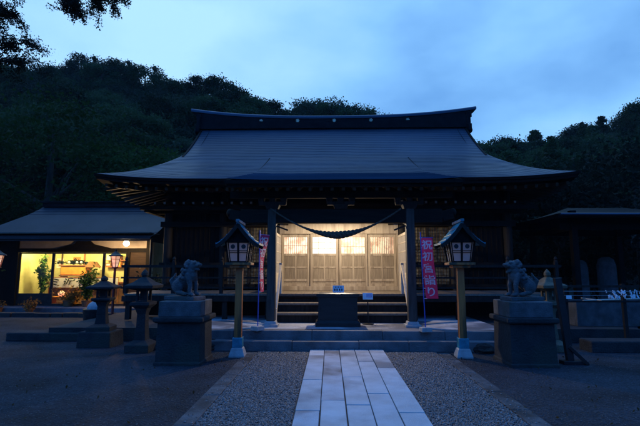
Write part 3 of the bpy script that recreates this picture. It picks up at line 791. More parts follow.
# ------------------------------------------------------------------ wooden lanterns on posts
def wooden_lantern(loc, rz, label):
    t = empty('wooden_lantern', loc, label, 'lantern', 'wooden post lanterns in front of the hall', rz)
    b = MB(); b.lathe([(.145, 0), (.145, .03), (.11, .15), (.095, .17)], sq=True); b.build('base_stone', M['stone_pale'], t, bevel=.008)
    b = MB(); b.lathe([(.092, .168), (.092, .34), (.088, .35)], sq=True); b.build('metal_sleeve', M['verdigris'], t, bevel=.004)
    b = MB(); b.lathe([(.067, .3), (.064, 1.65)], sq=True); b.build('post', M['wood_gold'], t, bevel=.008)
    # base tray
    b = MB(); b.box((0, 0, 1.665), (.32, .32, .05)); b.box((0, 0, 1.715), (.48, .42, .045)); b.build('tray', M['wood_gold'], t, bevel=.006)
    z0, z1 = 1.74, 2.13; h0, h1 = .18, .235
    b = MB()
    for sx in (-1, 1):
        for sy in (-1, 1):
            b.bar((sx * h0, sy * h0, z0), (sx * h1, sy * h1, z1), .028, .028)
    for sy in (-1, 1):
        b.box((0, sy * h1, z1 + .005), (.51, .035, .035)); b.box((0, sy * h0, z0 + .005), (.39, .03, .025))
        b.box((sy * h1, 0, z1 + .003), (.035, .43, .03)); b.box((sy * h0, 0, z0 + .003), (.03, .33, .02))
    fr = b.build('frame', M['wood_dark'], t)
    for k in range(4):
        Rm = Matrix.Rotation(k * PI / 2, 3, 'Z')
        def P(u, v, o=0): # u -1..1, v 0..1
            h = h0 + (h1 - h0) * v
            return Rm @ Vector((u * h * .9, -(h - .006) - o, z0 + (z1 - z0) * v))
        b = MB(); b.add([P(-1, .04), P(1, .04), P(1, .97), P(-1, .97)], [(0, 1, 2, 3)])
        pn = b.build('paper_pane', M['paper_dim'], t)
        b = MB()
        def bars(u0, v0, u1, v1, w=.010):
            b.bar(P(u0, v0, .006), P(u1, v1, .006), w, .012)
        for u in (-.9, -.07, .07, .9): bars(u, .04, u, .97, .016 if abs(u) > .5 else .012)
        bars(0, .06, 0, .97, .012)
        for v in (.47, .56): bars(-.95, v, .95, v, .014)
        bars(-.95, .05, .95, .05, .02); bars(-.95, .95, .95, .95, .02)
        b.build('muntin', M['wood_dark'], pn)
        for u in (-.5, .5):
            b = MB(); c = P(u, .76, .004)
            d = (P(0, .8, 1) - P(0, .8, 0)).normalized(); ux = (P(1, .76) - P(-1, .76)).normalized(); uz = d.cross(ux)
            vs = [c + ux * (.042 * math.cos(a)) + uz * (.042 * math.sin(a)) + d * .003 for a in [2 * PI * q / 14 for q in range(14)]]
            b.add(vs, [tuple(range(14))]); b.build('crest_mark', M['ink'], pn)
    # gabled roof, concave copper slopes
    b = MB(); sec = []
    for i in range(9):
        u = i / 8; sec.append((u * .40, 2.50 - .44 * u + .12 * (u * u - u) * 1.2 + .03 * u ** 4))
    rows = []
    full = [(-x, z) for x, z in sec[::-1]] + sec[1:]
    for y in (-.33, .33): rows.append([(x, y, z) for x, z in full])
    rows2 = [[(x, y, z - .022) for x, z in full] for y in (-.33, .33)]
    b.grid(rows); b.grid([r[::-1] for r in rows2])
    b.grid([rows[0], rows2[0]]); b.grid([rows2[1], rows[1]])
    b.grid([[rows[0][0], rows[1][0]], [rows2[0][0], rows2[1][0]]]); b.grid([[rows[0][-1], rows[1][-1]], [rows2[0][-1], rows2[1][-1]]])
    for (x, z) in full[::2]: b.bar((x, -.33, z + .006), (x, .33, z + .006), .012, .014)
    rf = b.build('roof', M['verdigris'], t)
    for y in (-.315, .315):
        b = MB()
        for (xa, za), (xb, zb) in zip(full[:-1], full[1:]):
            b.bar((xa, y, za - .055), (xb, y, zb - .055), .035, .065)
        b.build('bargeboard', M['wood_grey'], rf)
    b = MB()
    for sy in (-1, 1):
        b.add([(-.24, sy * .235, 2.165), (.24, sy * .235, 2.165), (0, sy * .235, 2.42)], [(0, 1, 2)])
    b.box((0, 0, 2.162), (.53, .49, .02))
    b.build('gable_board', M['wood_dark'], rf)
    b = MB(); b.box((0, 0, 2.515), (.07, .70, .05)); b.build('ridge_cap', M['verdigris'], rf, bevel=.008)
    return t
wooden_lantern((-1.73, 8.27, 0), R(2), 'wooden post lantern with blue green gabled roof beside the half turned pink banner')
wooden_lantern((2.46, 8.28, 0), R(-3), 'wooden post lantern with blue green gabled roof beside the magenta lettered banner')

# ------------------------------------------------------------------ banners
def banner(loc, label, height, wid, ztop, zbot, yawr, twist, lean, letters, side):
    t = empty('banner', loc, label, 'banner', 'nobori banners beside the porch posts', yawr)
    b = MB(); b.box((0, 0, .045), (.22, .2, .09), taper=.92); b.build('base_stone', M['stone_pale'], t, bevel=.01)
    b = MB(); b.tube([(0, 0, .08), (lean * .5, 0, 1.0), (lean, 0, height)], .011, 8); b.tube([(lean - .02, 0, ztop + .01), (lean + side * (wid + .02), 0, ztop + .01)], .007, 6)
    b.build('pole', M['blue_paint'] if side > 0 else M['metal_dark'], t)
    nu, nv = 10, 40; rows = []
    def pt(u, v):
        a = twist * v * (1 + .3 * math.sin(v * 4)); wv = wid * u
        x = lean * (1 - v * .45) + side * wv * math.cos(a) + v * v * .05 * side; y = -wv * math.sin(a) - .02 * math.sin(v * 7 + u * 2) * u
        return Vector((x, y, ztop - (ztop - zbot) * v))
    for j in range(nv + 1): rows.append([pt(.03 + .97 * i / nu, j / nv) for i in range(nu + 1)])
    b = MB(); b.grid(rows); cl = b.build('cloth', M['magenta'], t, smooth=True)
    for k in range(7):
        b = MB(); v = k / 6; p = pt(.03, v); q = Vector((lean * (ztop - (ztop - zbot) * v) / height, 0, p.z)); b.bar(q, p + Vector((.02 * side, 0, 0)), .02, .012)
        b.build('loop', M['white_cloth'], t)
    # lettering: a text mesh draped over the cloth's own surface
    h = (ztop - zbot); n = len(letters); cell = h * .97 / n
    for k, ch in enumerate(letters):
        o = text(ch, min(wid * .80, cell * .98), M['white_cloth'], cl, (0, 0, 0), (0, 0, 0), ext=0)
        me = o.data
        cs = [v.co.copy() for v in me.vertices]
        if not cs: continue
        mnx = min(c.x for c in cs); mxx = max(c.x for c in cs); mny = min(c.y for c in cs); mxy = max(c.y for c in cs)
        cx, cy = (mnx + mxx) / 2, (mny + mxy) / 2
        vc = (k + .52) / n * .97 + .012
        for v in me.vertices:
            lx = (v.co.x - cx) * 1.12; ly = (v.co.y - cy)
            u = .5 + side * lx / wid; vv = vc - ly / h
            p = pt(u, vv); du = pt(u + .02, vv) - p; dv = pt(u, vv + .01) - p
            nn = du.cross(dv).normalized()
            if nn.y > 0: nn = -nn
            v.co = p + nn * .005
    return t
banner((1.93, 8.98, .36), 'magenta banner with five white characters on a blue pole right of the porch', 2.02, .255, 1.90, .66, R(8), .22, -.05, '祝初宮詣り', 1)
banner((-1.50, 9.10, .36), 'pink and magenta banner turned half sideways left of the porch', 2.08, .26, 1.98, .78, R(52), -.75, .02, '祝初宮詣り', 1)

# ------------------------------------------------------------------ guardian dogs
def guardian(loc, mirror, label, rzz, mouth):
    t = empty('guardian_dog', loc, label, 'guardian statue', 'pair of stone guardian dogs on pedestals', rzz)
    m = mirror
    b = MB()
    def cap(p, r0, q, r1, n=6):
        for i in range(n + 1):
            k = i / n; b.ball((m * (p[0] + (q[0] - p[0]) * k), p[1] + (q[1] - p[1]) * k, p[2] + (q[2] - p[2]) * k), r0 + (r1 - r0) * k, nu=12, nv=8)
    def bl(p, r, ry=0): b.ball((m * p[0], p[1], p[2]), r, rz=(0, m * ry, 0), nu=14, nv=10)
    for s in (-1, 1):
        bl((-.12, s * .085, .17), (.125, .065, .125), .3)      # haunch
        cap((-.10, s * .10, .07), .045, (.04, s * .105, .045), .04)  # hind shank + paw
        bl((.06, s * .105, .04), (.06, .045, .035))
        cap((.10, s * .075, .37), .06, (.155, s * .08, .20), .042); cap((.155, s * .08, .20), .042, (.15, s * .08, .05), .036)
        bl((.185, s * .08, .038), (.062, .045, .036))
        for q in (-1, 0, 1): bl((.235, s * .08 + q * .024, .026), .017)
    cap((-.13, 0, .19), .125, (.05, 0, .37), .125)
    cap((.05, 0, .36), .125, (.10, 0, .45), .115)
    bl((.12, 0, .36), (.10, .10, .12))
    hx_, hz_ = .14, .535
    bl((hx_, 0, hz_), (.105, .10, .095))
    bl((hx_ + .09, 0, hz_ + .005), (.075, .068, .045), -.1)     # upper muzzle
    bl((hx_ + .155, 0, hz_ + .022), (.028, .05, .03))            # nose
    bl((hx_ + .075, 0, hz_ - .055 - mouth * .025), (.07, .052, .028), .15 + mouth * .35)   # jaw
    for s in (-1, 1):
        bl((hx_ + .065, s * .048, hz_ + .058), (.04, .032, .022)); bl((hx_ - .045, s * .095, hz_ + .045), (.05, .022, .04), -.4)
        bl((hx_ + .075, s * .056, hz_ + .035), .017)
    rg = random.Random(5)
    for k in range(46):     # mane curls
        a = rg.uniform(-1.9, 1.9); hh = rg.uniform(.30, .62); rr = .125 - .05 * max(0, (hh - .5) / .12)
        bl((.04 - math.cos(a) * rr * .8 + (hh - .45) * .35, math.sin(a) * rr, hh), rg.uniform(.026, .038))
    for s in (-1, 0, 1):     # flame tail
        cap((-.23, s * .03, .14), .055, (-.285, s * .055, .27), .045, 5); cap((-.285, s * .055, .27), .045, (-.25 + .02 * abs(s), s * .06, .40 - .05 * abs(s)), .016, 5)
    for k in range(5): bl((-.26 + .01 * k, .05 * math.sin(k * 2), .14 + k * .045), .04)
    o = b.build('body', M['stone'], t, smooth=True)
    rm = o.modifiers.new('r', 'REMESH'); rm.mode = 'VOXEL'; rm.voxel_size = .008; rm.use_smooth_shade = True
    sm = o.modifiers.new('s', 'SMOOTH'); sm.iterations = 2; sm.factor = .5
    tx = bpy.data.textures.new('stone_chip', 'CLOUDS'); tx.noise_scale = .04
    dp = o.modifiers.new('d', 'DISPLACE'); dp.texture = tx; dp.strength = .007; dp.texture_coords = 'LOCAL'
    b = MB(); b.box((m * -.02, 0, -.035), (.66, .34, .07)); b.build('plinth', M['stone'], t, bevel=.012)
    return t
def pedestal(x0, x1, y0, label, steps, mat):
    cx = (x0 + x1) / 2; w_ = x1 - x0; cy = y0 + w_ / 2
    t = empty('stone_pedestal', (cx, cy, 0), label, 'pedestal', 'stone pedestals of the guardian dogs')
    b = MB(); w_ *= 1.0
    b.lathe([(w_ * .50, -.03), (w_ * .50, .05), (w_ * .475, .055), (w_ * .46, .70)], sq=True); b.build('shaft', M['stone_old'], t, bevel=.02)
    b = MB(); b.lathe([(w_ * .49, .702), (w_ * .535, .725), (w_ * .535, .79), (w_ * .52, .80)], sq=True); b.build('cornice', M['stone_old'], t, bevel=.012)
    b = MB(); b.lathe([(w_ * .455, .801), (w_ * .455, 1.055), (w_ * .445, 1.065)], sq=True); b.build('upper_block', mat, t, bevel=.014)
    return t
pedestal(-2.98, -2.18, 7.42, 'square grey stone pedestal under the guardian dog that faces right', 0, M['stone'])
pedestal(2.98, 3.78, 7.42, 'square grey stone pedestal under the guardian dog that faces left', 0, M['stone'])
guardian((-2.60, 7.82, 1.135), 1, 'grey stone guardian dog with closed mouth sitting on the left pedestal facing right', R(-22), 0)
guardian((3.38, 7.82, 1.135), -1, 'grey stone guardian dog with open mouth sitting on the right pedestal facing left', R(14), 1.3)

# ------------------------------------------------------------------ stone lanterns and other stones
def stone_lantern(loc, h, label, mat, sc_=1.0, group='stone lanterns in the shrine yard', rz=0):
    t = empty('stone_lantern', loc, label, 'stone lantern', group, rz)
    k = h
    b = MB(); b.lathe([(.26 * sc_, 0), (.26 * sc_, .09 * k), (.2 * sc_, .115 * k), (.13 * sc_, .14 * k)], sq=True); b.build('base', mat, t, bevel=.012)
    b = MB(); b.lathe([(.125 * sc_, .135 * k), (.10 * sc_, .3 * k), (.095 * sc_, .45 * k), (.13 * sc_, .52 * k)], sq=True); b.build('shaft', mat, t, bevel=.012)
    b = MB(); b.lathe([(.13 * sc_, .518 * k), (.21 * sc_, .56 * k), (.21 * sc_, .595 * k), (.15 * sc_, .60 * k)], sq=True); b.build('platform', mat, t, bevel=.008)
    b = MB(); r = .125 * sc_; z0, z1 = .598 * k, .745 * k
    for sx in (-1, 1):
        for sy in (-1, 1): b.box((sx * r * .8, sy * r * .8, (z0 + z1) / 2), (.05 * sc_, .05 * sc_, z1 - z0))
    b.box((0, 0, z0 + .012), (2 * r * .95, 2 * r * .95, .03)); b.box((0, 0, z1 - .012), (2 * r * .95, 2 * r * .95, .03))
    b.box((0, 0, (z0 + z1) / 2), (.9 * r, .9 * r, z1 - z0 - .04))
    b.build('light_chamber', mat, t, bevel=.006)
    b = MB(); b.lathe([(.14 * sc_, .742 * k), (.30 * sc_, .765 * k), (.31 * sc_, .80 * k), (.19 * sc_, .835 * k), (.09 * sc_, .885 * k), (.05 * sc_, .90 * k)], sq=True); b.build('cap', mat, t, bevel=.01)
    b = MB(); b.lathe([(.05 * sc_, .895 * k), (.08 * sc_, .925 * k), (.075 * sc_, .955 * k), (.03 * sc_, .985 * k), (.004, k)], n=16); b.build('finial', mat, t)
    return t
stone_lantern((-3.76, 8.75, 0), 1.62, 'tall dark stone lantern close behind the left guardian dog pedestal', M['stone_old'], .92)
stone_lantern((-4.90, 9.35, .30), 1.18, 'dark stone lantern on a block in front of the lit shop window', M['stone_old'], .92, rz=R(10))
stone_lantern((4.42, 8.95, 0), 1.62, 'slim tan stone lantern beside the right guardian dog', M['stone_tan'], .82, rz=R(6))
b = MB(); b.box((0, 0, .15), (.72, .62, .34), taper=.95)
o = b.build('stone_block', M['stone_old'], bevel=.03); o.location = (-4.90, 9.35, 0)
tag(o, 'rough dark stone block under the smaller left stone lantern', 'stone block')
b = MB(); b.box((0, 0, .09), (2.1, .5, .20)); o = b.build('stone_curb', M['stone_old'], bevel=.03); o.location = (-6.3, 10.1, 0)
tag(o, 'long low dark stone slab lying left of the stone block', 'stone slab')
# dark tub with a rounded pale lid
t = empty('covered_tub', (-6.55, 12.1, .0), 'dark tub with a rounded pale cover in front of the shop', 'tub')
b = MB(); b.lathe([(.27, .14), (.30, .40), (.31, .52), (.28, .53)], n=24); b.build('tub', M['metal_dark'], t, smooth=False)
b = MB(); b.ball((.06, 0, .54), (.27, .27, .22)); b.build('cover', M['stone_pale'], t, smooth=True)
b = MB(); b.box((0, 0, .07), (.8, .6, .16)); b.build('stone_foot', M['stone_old'], t, bevel=.02)

# rocks beside the steps
def rock(loc, s, label, seed, mat='stone_old'):
    rg = random.Random(seed); b = MB(); b.ball((0, 0, s[2] * .5), (s[0], s[1], s[2]), nu=18, nv=12)
    b.v = [(x * (1 + .18 * math.sin(x * 9 / s[0] + seed) * math.cos(y * 7 / s[1])) + rg.uniform(-.012, .012), y * (1 + .15 * math.sin(z * 8 / s[2] + seed)), max(z, -.03) + rg.uniform(-.01, .01)) for x, y, z in b.v]
    o = b.build('rock', M[mat]); o.location = loc
    return tag(o, label, 'rock', 'rocks around the stone steps')
rock((-2.45, 8.95, 0), (.22, .16, .14), 'dark rock just left of the front step behind the left lantern post', 1)
rock((-3.05, 8.6, 0), (.16, .14, .12), 'small dark rock behind the left guardian pedestal', 2)
rock((3.0, 8.72, 0), (.18, .14, .12), 'dark rock at the right end of the front step', 4)

# ------------------------------------------------------------------ right side: posts, rack, basin, pavilion, monuments
t = empty('sign_post', (4.12, 7.75, 0), 'black wooden notice post leaning slightly beside the right pedestal', 'post')
b = MB(); b.bar((0, 0, .02), (-.10, .05, 1.46), .11, .09); b.build('post', M['lacquer'], t, bevel=.006)
b = MB(); b.bar((-.02, -.02, .30), (.24, -.1, .015), .06, .06); b.box((.06, 0, .03), (.42, .18, .06)); b.build('foot', M['lacquer'], t, bevel=.006)
b = MB(); b.box((.03, -.05, 1.13), (.09, .01, .06)); b.build('tag', M['paper'], t)

t = empty('fortune_rack', (6.6, 9.7, 0), 'dark rail rack with white paper fortunes tied along its top wires', 'rack')
for x in (-1.45, -.2, 1.1, 2.4):
    b = MB(); b.bb(x - .035, x + .035, -.035, .035, 0, 1.30); b.build('post', M['wood_grey'], t)
b = MB(); b.bb(-1.6, 2.6, -.06, -.035, 1.22, 1.27); b.bb(-1.6, 2.6, -.06, -.035, .90, .94); b.build('rail', M['wood_grey'], t)
b = MB()
for z in (1.05, 1.14): b.tube([(-1.5, -.05, z), (2.5, -.05, z)], .006, 6)
b.build('wire', M['stone_pale'], t)
b = MB(); rg = random.Random(11)
for k in range(150):
    x = rg.uniform(-.62, 2.4); z = rg.choice((1.05, 1.14)) + rg.uniform(-.02, .015)
    b.box((x, -.06 + rg.uniform(-.015, .015), z - .02), (rg.uniform(.015, .03), .012, rg.uniform(.05, .11)), rot=(rg.uniform(-.3, .3), rg.uniform(-.8, .8), rg.uniform(-.5, .5)))
o = b.build('paper_knots', M['paper'], t); o['kind'] = 'stuff'

t = empty('water_basin', (6.9, 10.8, 0), 'long pale stone water basin behind the paper fortune rack', 'basin')
b = MB()
b.bb(-1.15, 1.3, -.42, -.32, .30, .86); b.bb(-1.15, 1.3, .32, .42, .30, .86); b.bb(-1.15, -1.03, -.32, .32, .30, .858); b.bb(1.18, 1.3, -.32, .32, .30, .858); b.bb(-1.03, 1.18, -.32, .32, .30, .45)
b.build('trough', M['stone'], t, bevel=.012)
b = MB(); b.bb(-.9, -.6, -.3, .3, -.02, .3); b.bb(.7, 1.0, -.3, .3, -.02, .3); b.build('foot', M['stone_old'], t, bevel=.01)
wm, N_, L_, P_ = newmat('basin_water'); P_.inputs['Base Color'].default_value = (.02, .03, .035, 1); P_.inputs['Roughness'].default_value = .04
b = MB(); b.bb(-1.028, 1.178, -.318, .318, .46, .81); b.build('water', wm, t)
b = MB(); b.tube([(-1.0, -.45, .89), (1.2, .45, .89)], .02, 10); b.tube([(-.6, -.5, .89), (-.5, .5, .89)], .015, 8); b.build('bamboo_pole', M['wood_pale'], t)

pv = empty('pavilion', (8.4, 13.0, 0), 'dark open pavilion with low roof among the trees right of the hall', 'pavilion')
b = MB()
x0, x1, y0, y1 = 6.3, 10.6, 11.9, 15.6
cx, cy = (x0 + x1) / 2, (y0 + y1) / 2
rings = []
for k in range(9):
    s = k / 8; hx2 = .9 + (x1 - x0 - 1.8) / 2 * s; hy2 = .05 + (y1 - y0 - .1) / 2 * s; z = 3.15 + .40 * ((1 - s) * .6 + (1 - s) ** 2 * .4)
    rings.append([(cx - hx2, cy - hy2, z), (cx + hx2, cy - hy2, z), (cx + hx2, cy + hy2, z), (cx - hx2, cy + hy2, z), (cx - hx2, cy - hy2, z)])
b.grid([r[::-1] for r in rings]); b.grid([[ (x, y, z - .12) for x, y, z in rings[-1]], rings[-1]]); b.grid([[(x, y, z - .12) for x, y, z in r] for r in rings])
b.build('roof', M['wood_dark'], pv, True)
b = MB(); b.tube([(6.32, 11.84, 3.12), (9.4, 11.84, 3.11)], .035, 8); b.build('gutter', M['copper'], pv, True)
for x in (7.0, 9.9):
    for y in (12.5, 15.0):
        b = MB(); b.bb(x - .08, x + .08, y - .08, y + .08, 0, 3.3); b.build('post', M['wood_dark'], pv, True)
b = MB()
for y in (12.5, 15.0): b.bb(6.6, 10.3, y - .05, y + .05, 2.75, 2.93)
for x in (7.0, 9.9): b.bb(x - .05, x + .05, 12.55, 14.95, 2.74, 2.9)
b.build('beam', M['wood_dark'], pv, True)

def monument(loc, w_, h, lab, rz=0):
    t = empty('stone_monument', loc, lab, 'monument', 'upright stone monuments behind the basin', rz)
    b = MB(); b.box((0, 0, .12), (w_ * 1.6, w_ * 1.1, .26)); b.build('base', M['stone_old'], t, bevel=.02)
    b = MB(); b.lathe([(w_ * .5, .25), (w_ * .5, h * .86), (w_ * .4, h * .96), (w_ * .18, h)], n=14)
    o = b.build('slab', M['stone'], t, smooth=False); o.scale = (1, .5, 1)
monument((8.02, 14.1, .0), .50, 1.92, 'narrow pale upright stone monument nearest the hall')
monument((8.95, 14.25, .0), .62, 2.02, 'wider pale upright stone monument on the right')
b = MB(); b.box((0, 0, .10), (2.4, .45, .24)); o = b.build('stone_curb', M['stone_old'], bevel=.03); o.location = (6.3, 9.0, 0)
tag(o, 'low dark stone slab lying in front of the water basin', 'stone slab')

# ------------------------------------------------------------------ SHOP (shrine office) on the left
sh = empty('shrine_office', (-10, 18.5, 0), 'low shrine office with blue grey roof and big yellow lit shop window', 'building')
SX0, SX1 = -12.45, -7.15; SY = 17.0
b = MB()
er = []
for k in range(15):
    s = k / 14
    z = 2.80 + 1.70 * ((1 - s) * .6 + (1 - s) ** 2 * .4)
    l = -13.1 + (-13.55 + 13.1) * 0 - 1.0 * s; r_ = -4.9 - .9 * 0 - 1.75 * s * 0
    yy = 19.3 - 3.35 * s
    er.append((l, -6.75 + .0, yy, z))
rows = [[(l, y, z), (r_, y, z)] for l, r_, y, z in er]
rr_ = []
for l, r_, y, z in er: rr_.append([(l + (r_ - l) * q, y, z) for q in np.linspace(0, 1, 20)])
cr_rows = []
for i in range(len(rr_) - 1):
    cr_rows.append([(x, y, z + .004) for x, y, z in rr_[i]]); cr_rows.append([(x, y, z + .03) for x, y, z in rr_[i + 1]])
b.grid(cr_rows); b.grid([[(x, 38.6 - y, z) for x, y, z in r][::-1] for r in rr_])
b.grid([[(x, y, z - .1) for x, y, z in r] for r in (rr_[0], rr_[-1])][::-1])
b.grid([[(er[i][0], er[i][2], er[i][3]), (er[i][0], 38.6 - er[i][2], er[i][3])] for i in range(15)])
b.grid([[(x, y, z + .03) for x, y, z in rr_[-1]], [(x, y, z - .12) for x, y, z in rr_[-1]]])
srf = b.build('roof', M['copper_old'], sh, True)
b = MB(); b.bb(-13.1, -6.75, 19.1, 19.5, 4.46, 4.64); b.bb(-13.2, -6.7, 19.05, 19.55, 4.64, 4.70); b.build('ridge', M['tile_dark'], srf, True)
b = MB(); b.bar((-14.1, 15.92, 2.80), (-6.7, 15.92, 2.80), .05, .10); b.build('gutter', M['copper_old'], srf, True)
for i in range(34):
    x = -13.6 + i * .2; b = MB(); b.bar((x, 16.05, 2.72), (x, 17.0, 2.98), .06, .07, 0); b.bb(x - .026, x + .026, 16.038, 16.046, 2.70, 2.75, 1)
    b.build('rafter', [M['rafter'], M['white_end']], srf, True)
b = MB(); b.bb(-14, -6.8, 16.1, 17.0, 2.99, 3.01); b.build('soffit', M['wood_panel'], srf, True)
b = MB()
b.bb(SX0, SX1, SY, SY + .12, 2.46, 3.05)
b.build('wall', M['plaster'], sh, True)
b = MB(); b.bb(-8.05, SX1, SY, SY + .12, .2, 2.459); b.build('side_board', M['rafter'], sh, True)
b = MB(); b.bb(SX0 - 1.2, SX0 - .13, SY, SY + .12, .2, 3.05); b.build('side_board', M['wood_dark'], sh, True)
b = MB(); b.bb(-14, SX1, SY - 1.0, SY + 4.6, -.02, .2); b.build('floor', M['kerb'], sh, True)
b = MB(); b.bb(SX0 - .2, SX1 + .05, SY - .05, SY - .002, 2.30, 2.46)
for x in (SX0 - .06, -8.0, SX1 - .06): b.bb(x - .07, x + .07, SY - .06, SY + .14, .2, 2.30); 
b.bb(SX0 - .13, SX0 + .01, SY - .06, SY + .14, 2.46, 3.0); b.bb(-10.0, -9.86, SY - .04, SY - .001, 2.46, 3.0); b.bb(SX1 - .13, SX1 + .01, SY - .06, SY - .002, 2.46, 3.0)
b.build('post_and_lintel', M['wood_dark'], sh, True)
# dark low gable shape board over window (rain hood)
b = MB(); b.add([(-10.9, SY - .07, 2.46), (-8.7, SY - .07, 2.46), (-9.4, SY - .07, 2.62), (-9.75, SY - .07, 2.92), (-9.9, SY - .07, 2.92), (-10.2, SY - .07, 2.62),
                 (-10.9, SY - .02, 2.46), (-8.7, SY - .02, 2.46), (-9.4, SY - .02, 2.62), (-9.75, SY - .02, 2.92), (-9.9, SY - .02, 2.92), (-10.2, SY - .02, 2.62)],
                [(0, 1, 2, 3, 4, 5), (11, 10, 9, 8, 7, 6)] + [(i, (i + 1) % 6, 6 + (i + 1) % 6, 6 + i) for i in range(6)])
b.build('carved_board', M['wood_dark'], sh, True)
# glass fronts
wb = [SX0 + .03, -11.05, -9.0, -8.07]
for i in range(3):
    x0, x1 = wb[i], wb[i + 1]
    b = MB(); b.bb(x0, x0 + .05, SY + .02, SY + .07, .2, 2.3); b.bb(x1 - .05, x1, SY + .02, SY + .07, .2, 2.3); b.bb(x0 + .05, x1 - .05, SY + .02, SY + .07, .2, .27); b.bb(x0 + .05, x1 - .05, SY + .02, SY + .07, 2.24, 2.3)
    if i == 0: b.bb(x0 + .05, x1 - .05, SY + .025, SY + .065, .27, .68)
    fr = b.build('glass_door', M['metal_dark'], sh, True)
    b = MB(); b.bb(x0 + .05, x1 - .05, SY + .043, SY + .047, .68 if i == 0 else .27, 2.24); b.build('pane', M['glass'], fr, True)
# room
b = MB(); b.bb(SX0, SX1, 19.0, 19.1, .2, 2.7); b.bb(SX0 - .1, SX0, SY + .12, 19.1, .2, 2.7); b.bb(SX1, SX1 + .1, SY + .12, 19.1, .2, 2.7)
b.build('room_wall', M['shop_wall'], sh, True)
b = MB(); b.bb(SX0, SX1, SY + .12, 19.0, 2.66, 2.7); b.build('room_ceiling', M['plaster'], sh, True)
b = MB()
for x in (-11.9, -10.9, -8.9): b.box((x, 18.95, 1.5), (.05, .04, 2.3))
b.bb(-9.85, -7.9, 18.7, 18.95, 2.0, 2.03); b.bb(-9.85, -7.9, 18.7, 18.95, 1.72, 1.75)
b.build('wall_shelf', M['wood_gold'], sh, True)
for i, (x, y, z, p) in enumerate(((-11.6, 17.3, 2.5, 34), (-10.0, 17.3, 2.5, 48), (-8.6, 17.3, 2.5, 34))):
    point('shop_light', (x, y, z), p * 4.2, (1, .81, .30), .15)
    b = MB(); b.box((0, 0, 0), (.9, .14, .05)); o = b.build('ceiling_lamp', M['paper']); o.location = (x, y + .3, 2.62)
    tag(o, ['strip lamp on the shop ceiling above the left glass door', 'strip lamp on the shop ceiling above the orange chest', 'strip lamp on the shop ceiling above the right glass door'][i], 'lamp', 'shop ceiling lamps')

# counter, orange chest with dark arrangement, writing banner, stock
t = empty('counter', (-10.0, 18.1, .2), 'long wooden shop counter behind the white lettered cloth', 'counter')
b = MB(); b.bb(-1.75, 1.95, -.3, .3, .84, .90); b.build('top', M['wood_gold'], t)
b = MB(); b.bb(-1.7, 1.9, -.24, .24, 0, .84); b.build('body', M['brown'], t)
t = empty('festival_chest', (-10.75, 18.15, 1.3), 'orange chest with a small roof and dark flowers on top on the shop counter', 'chest')
b = MB(); b.box((0, 0, .28), (1.08, .45, .36)); b.build('body', M['orange'], t, bevel=.02)
b = MB(); b.box((0, 0, .485), (1.2, .52, .05)); b.box((0, 0, .07), (1.18, .5, .06)); b.box((-.5, 0, .02), (.06, .4, .06)); b.box((.5, 0, .02), (.06, .4, .06)); b.bb(-.55, .55, -.2, .2, -.2, -.01); b.build('trim', M['brown'], t)
b = MB(); b.add([(.52, -.3, .42), (.92, -.3, .40), (.92, .3, .40), (.52, .3, .42), (.70, -.3, .66), (.70, .3, .66)], [(0, 1, 4), (3, 5, 2), (0, 4, 5, 3), (1, 2, 5, 4)]); b.build('side_roof', M['brown'], t)
def bush(name, c, r, n, ls, mat, seed, parent=None, smooth=False):
    rg = np.random.default_rng(seed); k = max(4, n // 60)
    cc = rg.normal(0, .45, (k, 3)); ci = rg.integers(0, k, n)
    p = (cc[ci] + rg.normal(0, .22, (n, 3))) * np.array(r) + np.array(c)
    return leaves(name, p, ls, mat, rg, parent)
def leaves(name, p, ls, mat, rg, parent=None, trunk=None):
    n = len(p)
    a = rg.normal(0, 1, (n, 3)); a /= np.linalg.norm(a, axis=1)[:, None]
    c = rg.normal(0, 1, (n, 3)); c -= a * (a * c).sum(1)[:, None]; c /= np.linalg.norm(c, axis=1)[:, None]
    s = (ls * rg.uniform(.6, 1.3, n))[:, None]
    V = np.stack([p - a * s * .5, p + c * s * .28, p + a * s * .5, p - c * s * .28], 1).reshape(-1, 3)
    me = bpy.data.meshes.new(name); me.vertices.add(len(V)); me.vertices.foreach_set('co', V.ravel().astype(np.float32))
    me.loops.add(4 * n); me.loops.foreach_set('vertex_index', np.arange(4 * n, dtype=np.int32))
    me.polygons.add(n); me.polygons.foreach_set('loop_start', np.arange(0, 4 * n, 4, dtype=np.int32)); me.polygons.foreach_set('loop_total', np.full(n, 4, dtype=np.int32))
    me.update(calc_edges=True); me.materials.append(mat)
    o = bpy.data.objects.new(name, me); col.objects.link(o)
    if parent: o.parent = parent
    return o
bush('flowers', (0, 0, .62), (.5, .2, .14), 700, .09, M['leaf_dark'], 1, t)
b = MB()
for x in (-.22, .12, .3): b.ball((x, -.2, .62), .05, nu=8, nv=6)
b.build('blossoms', M['white_cloth'], t)
t = empty('lettered_cloth', (-10.35, 17.76, .88), 'white cloth with black brush characters hung along the shop counter front', 'sign')
b = MB(); b.grid([[(x, -.01 * math.sin(x * 6), z) for x in np.linspace(-1.25, 1.6, 30)] for z in (.0, .2, .40)]); b.build('cloth', M['white_cloth'], t, solid=.004)
for k, (ch, x) in enumerate((('ミ', -1.05), ('近', -.52), ('神', .12), ('社', .78))):
    text(ch, .34, M['ink'], t, (x, -.03, .2), (PI / 2, 0, 0), sx=1.15, shear=.3)
b = MB(); b.tube([(-1.3, 0, .41), (1.65, 0, .41)], .012, 8)
for x in (-1.28, 1.63): b.tube([(x, 0, -.68), (x, 0, .41)], .012, 8)
b.build('rack', M['wood_gold'], t)
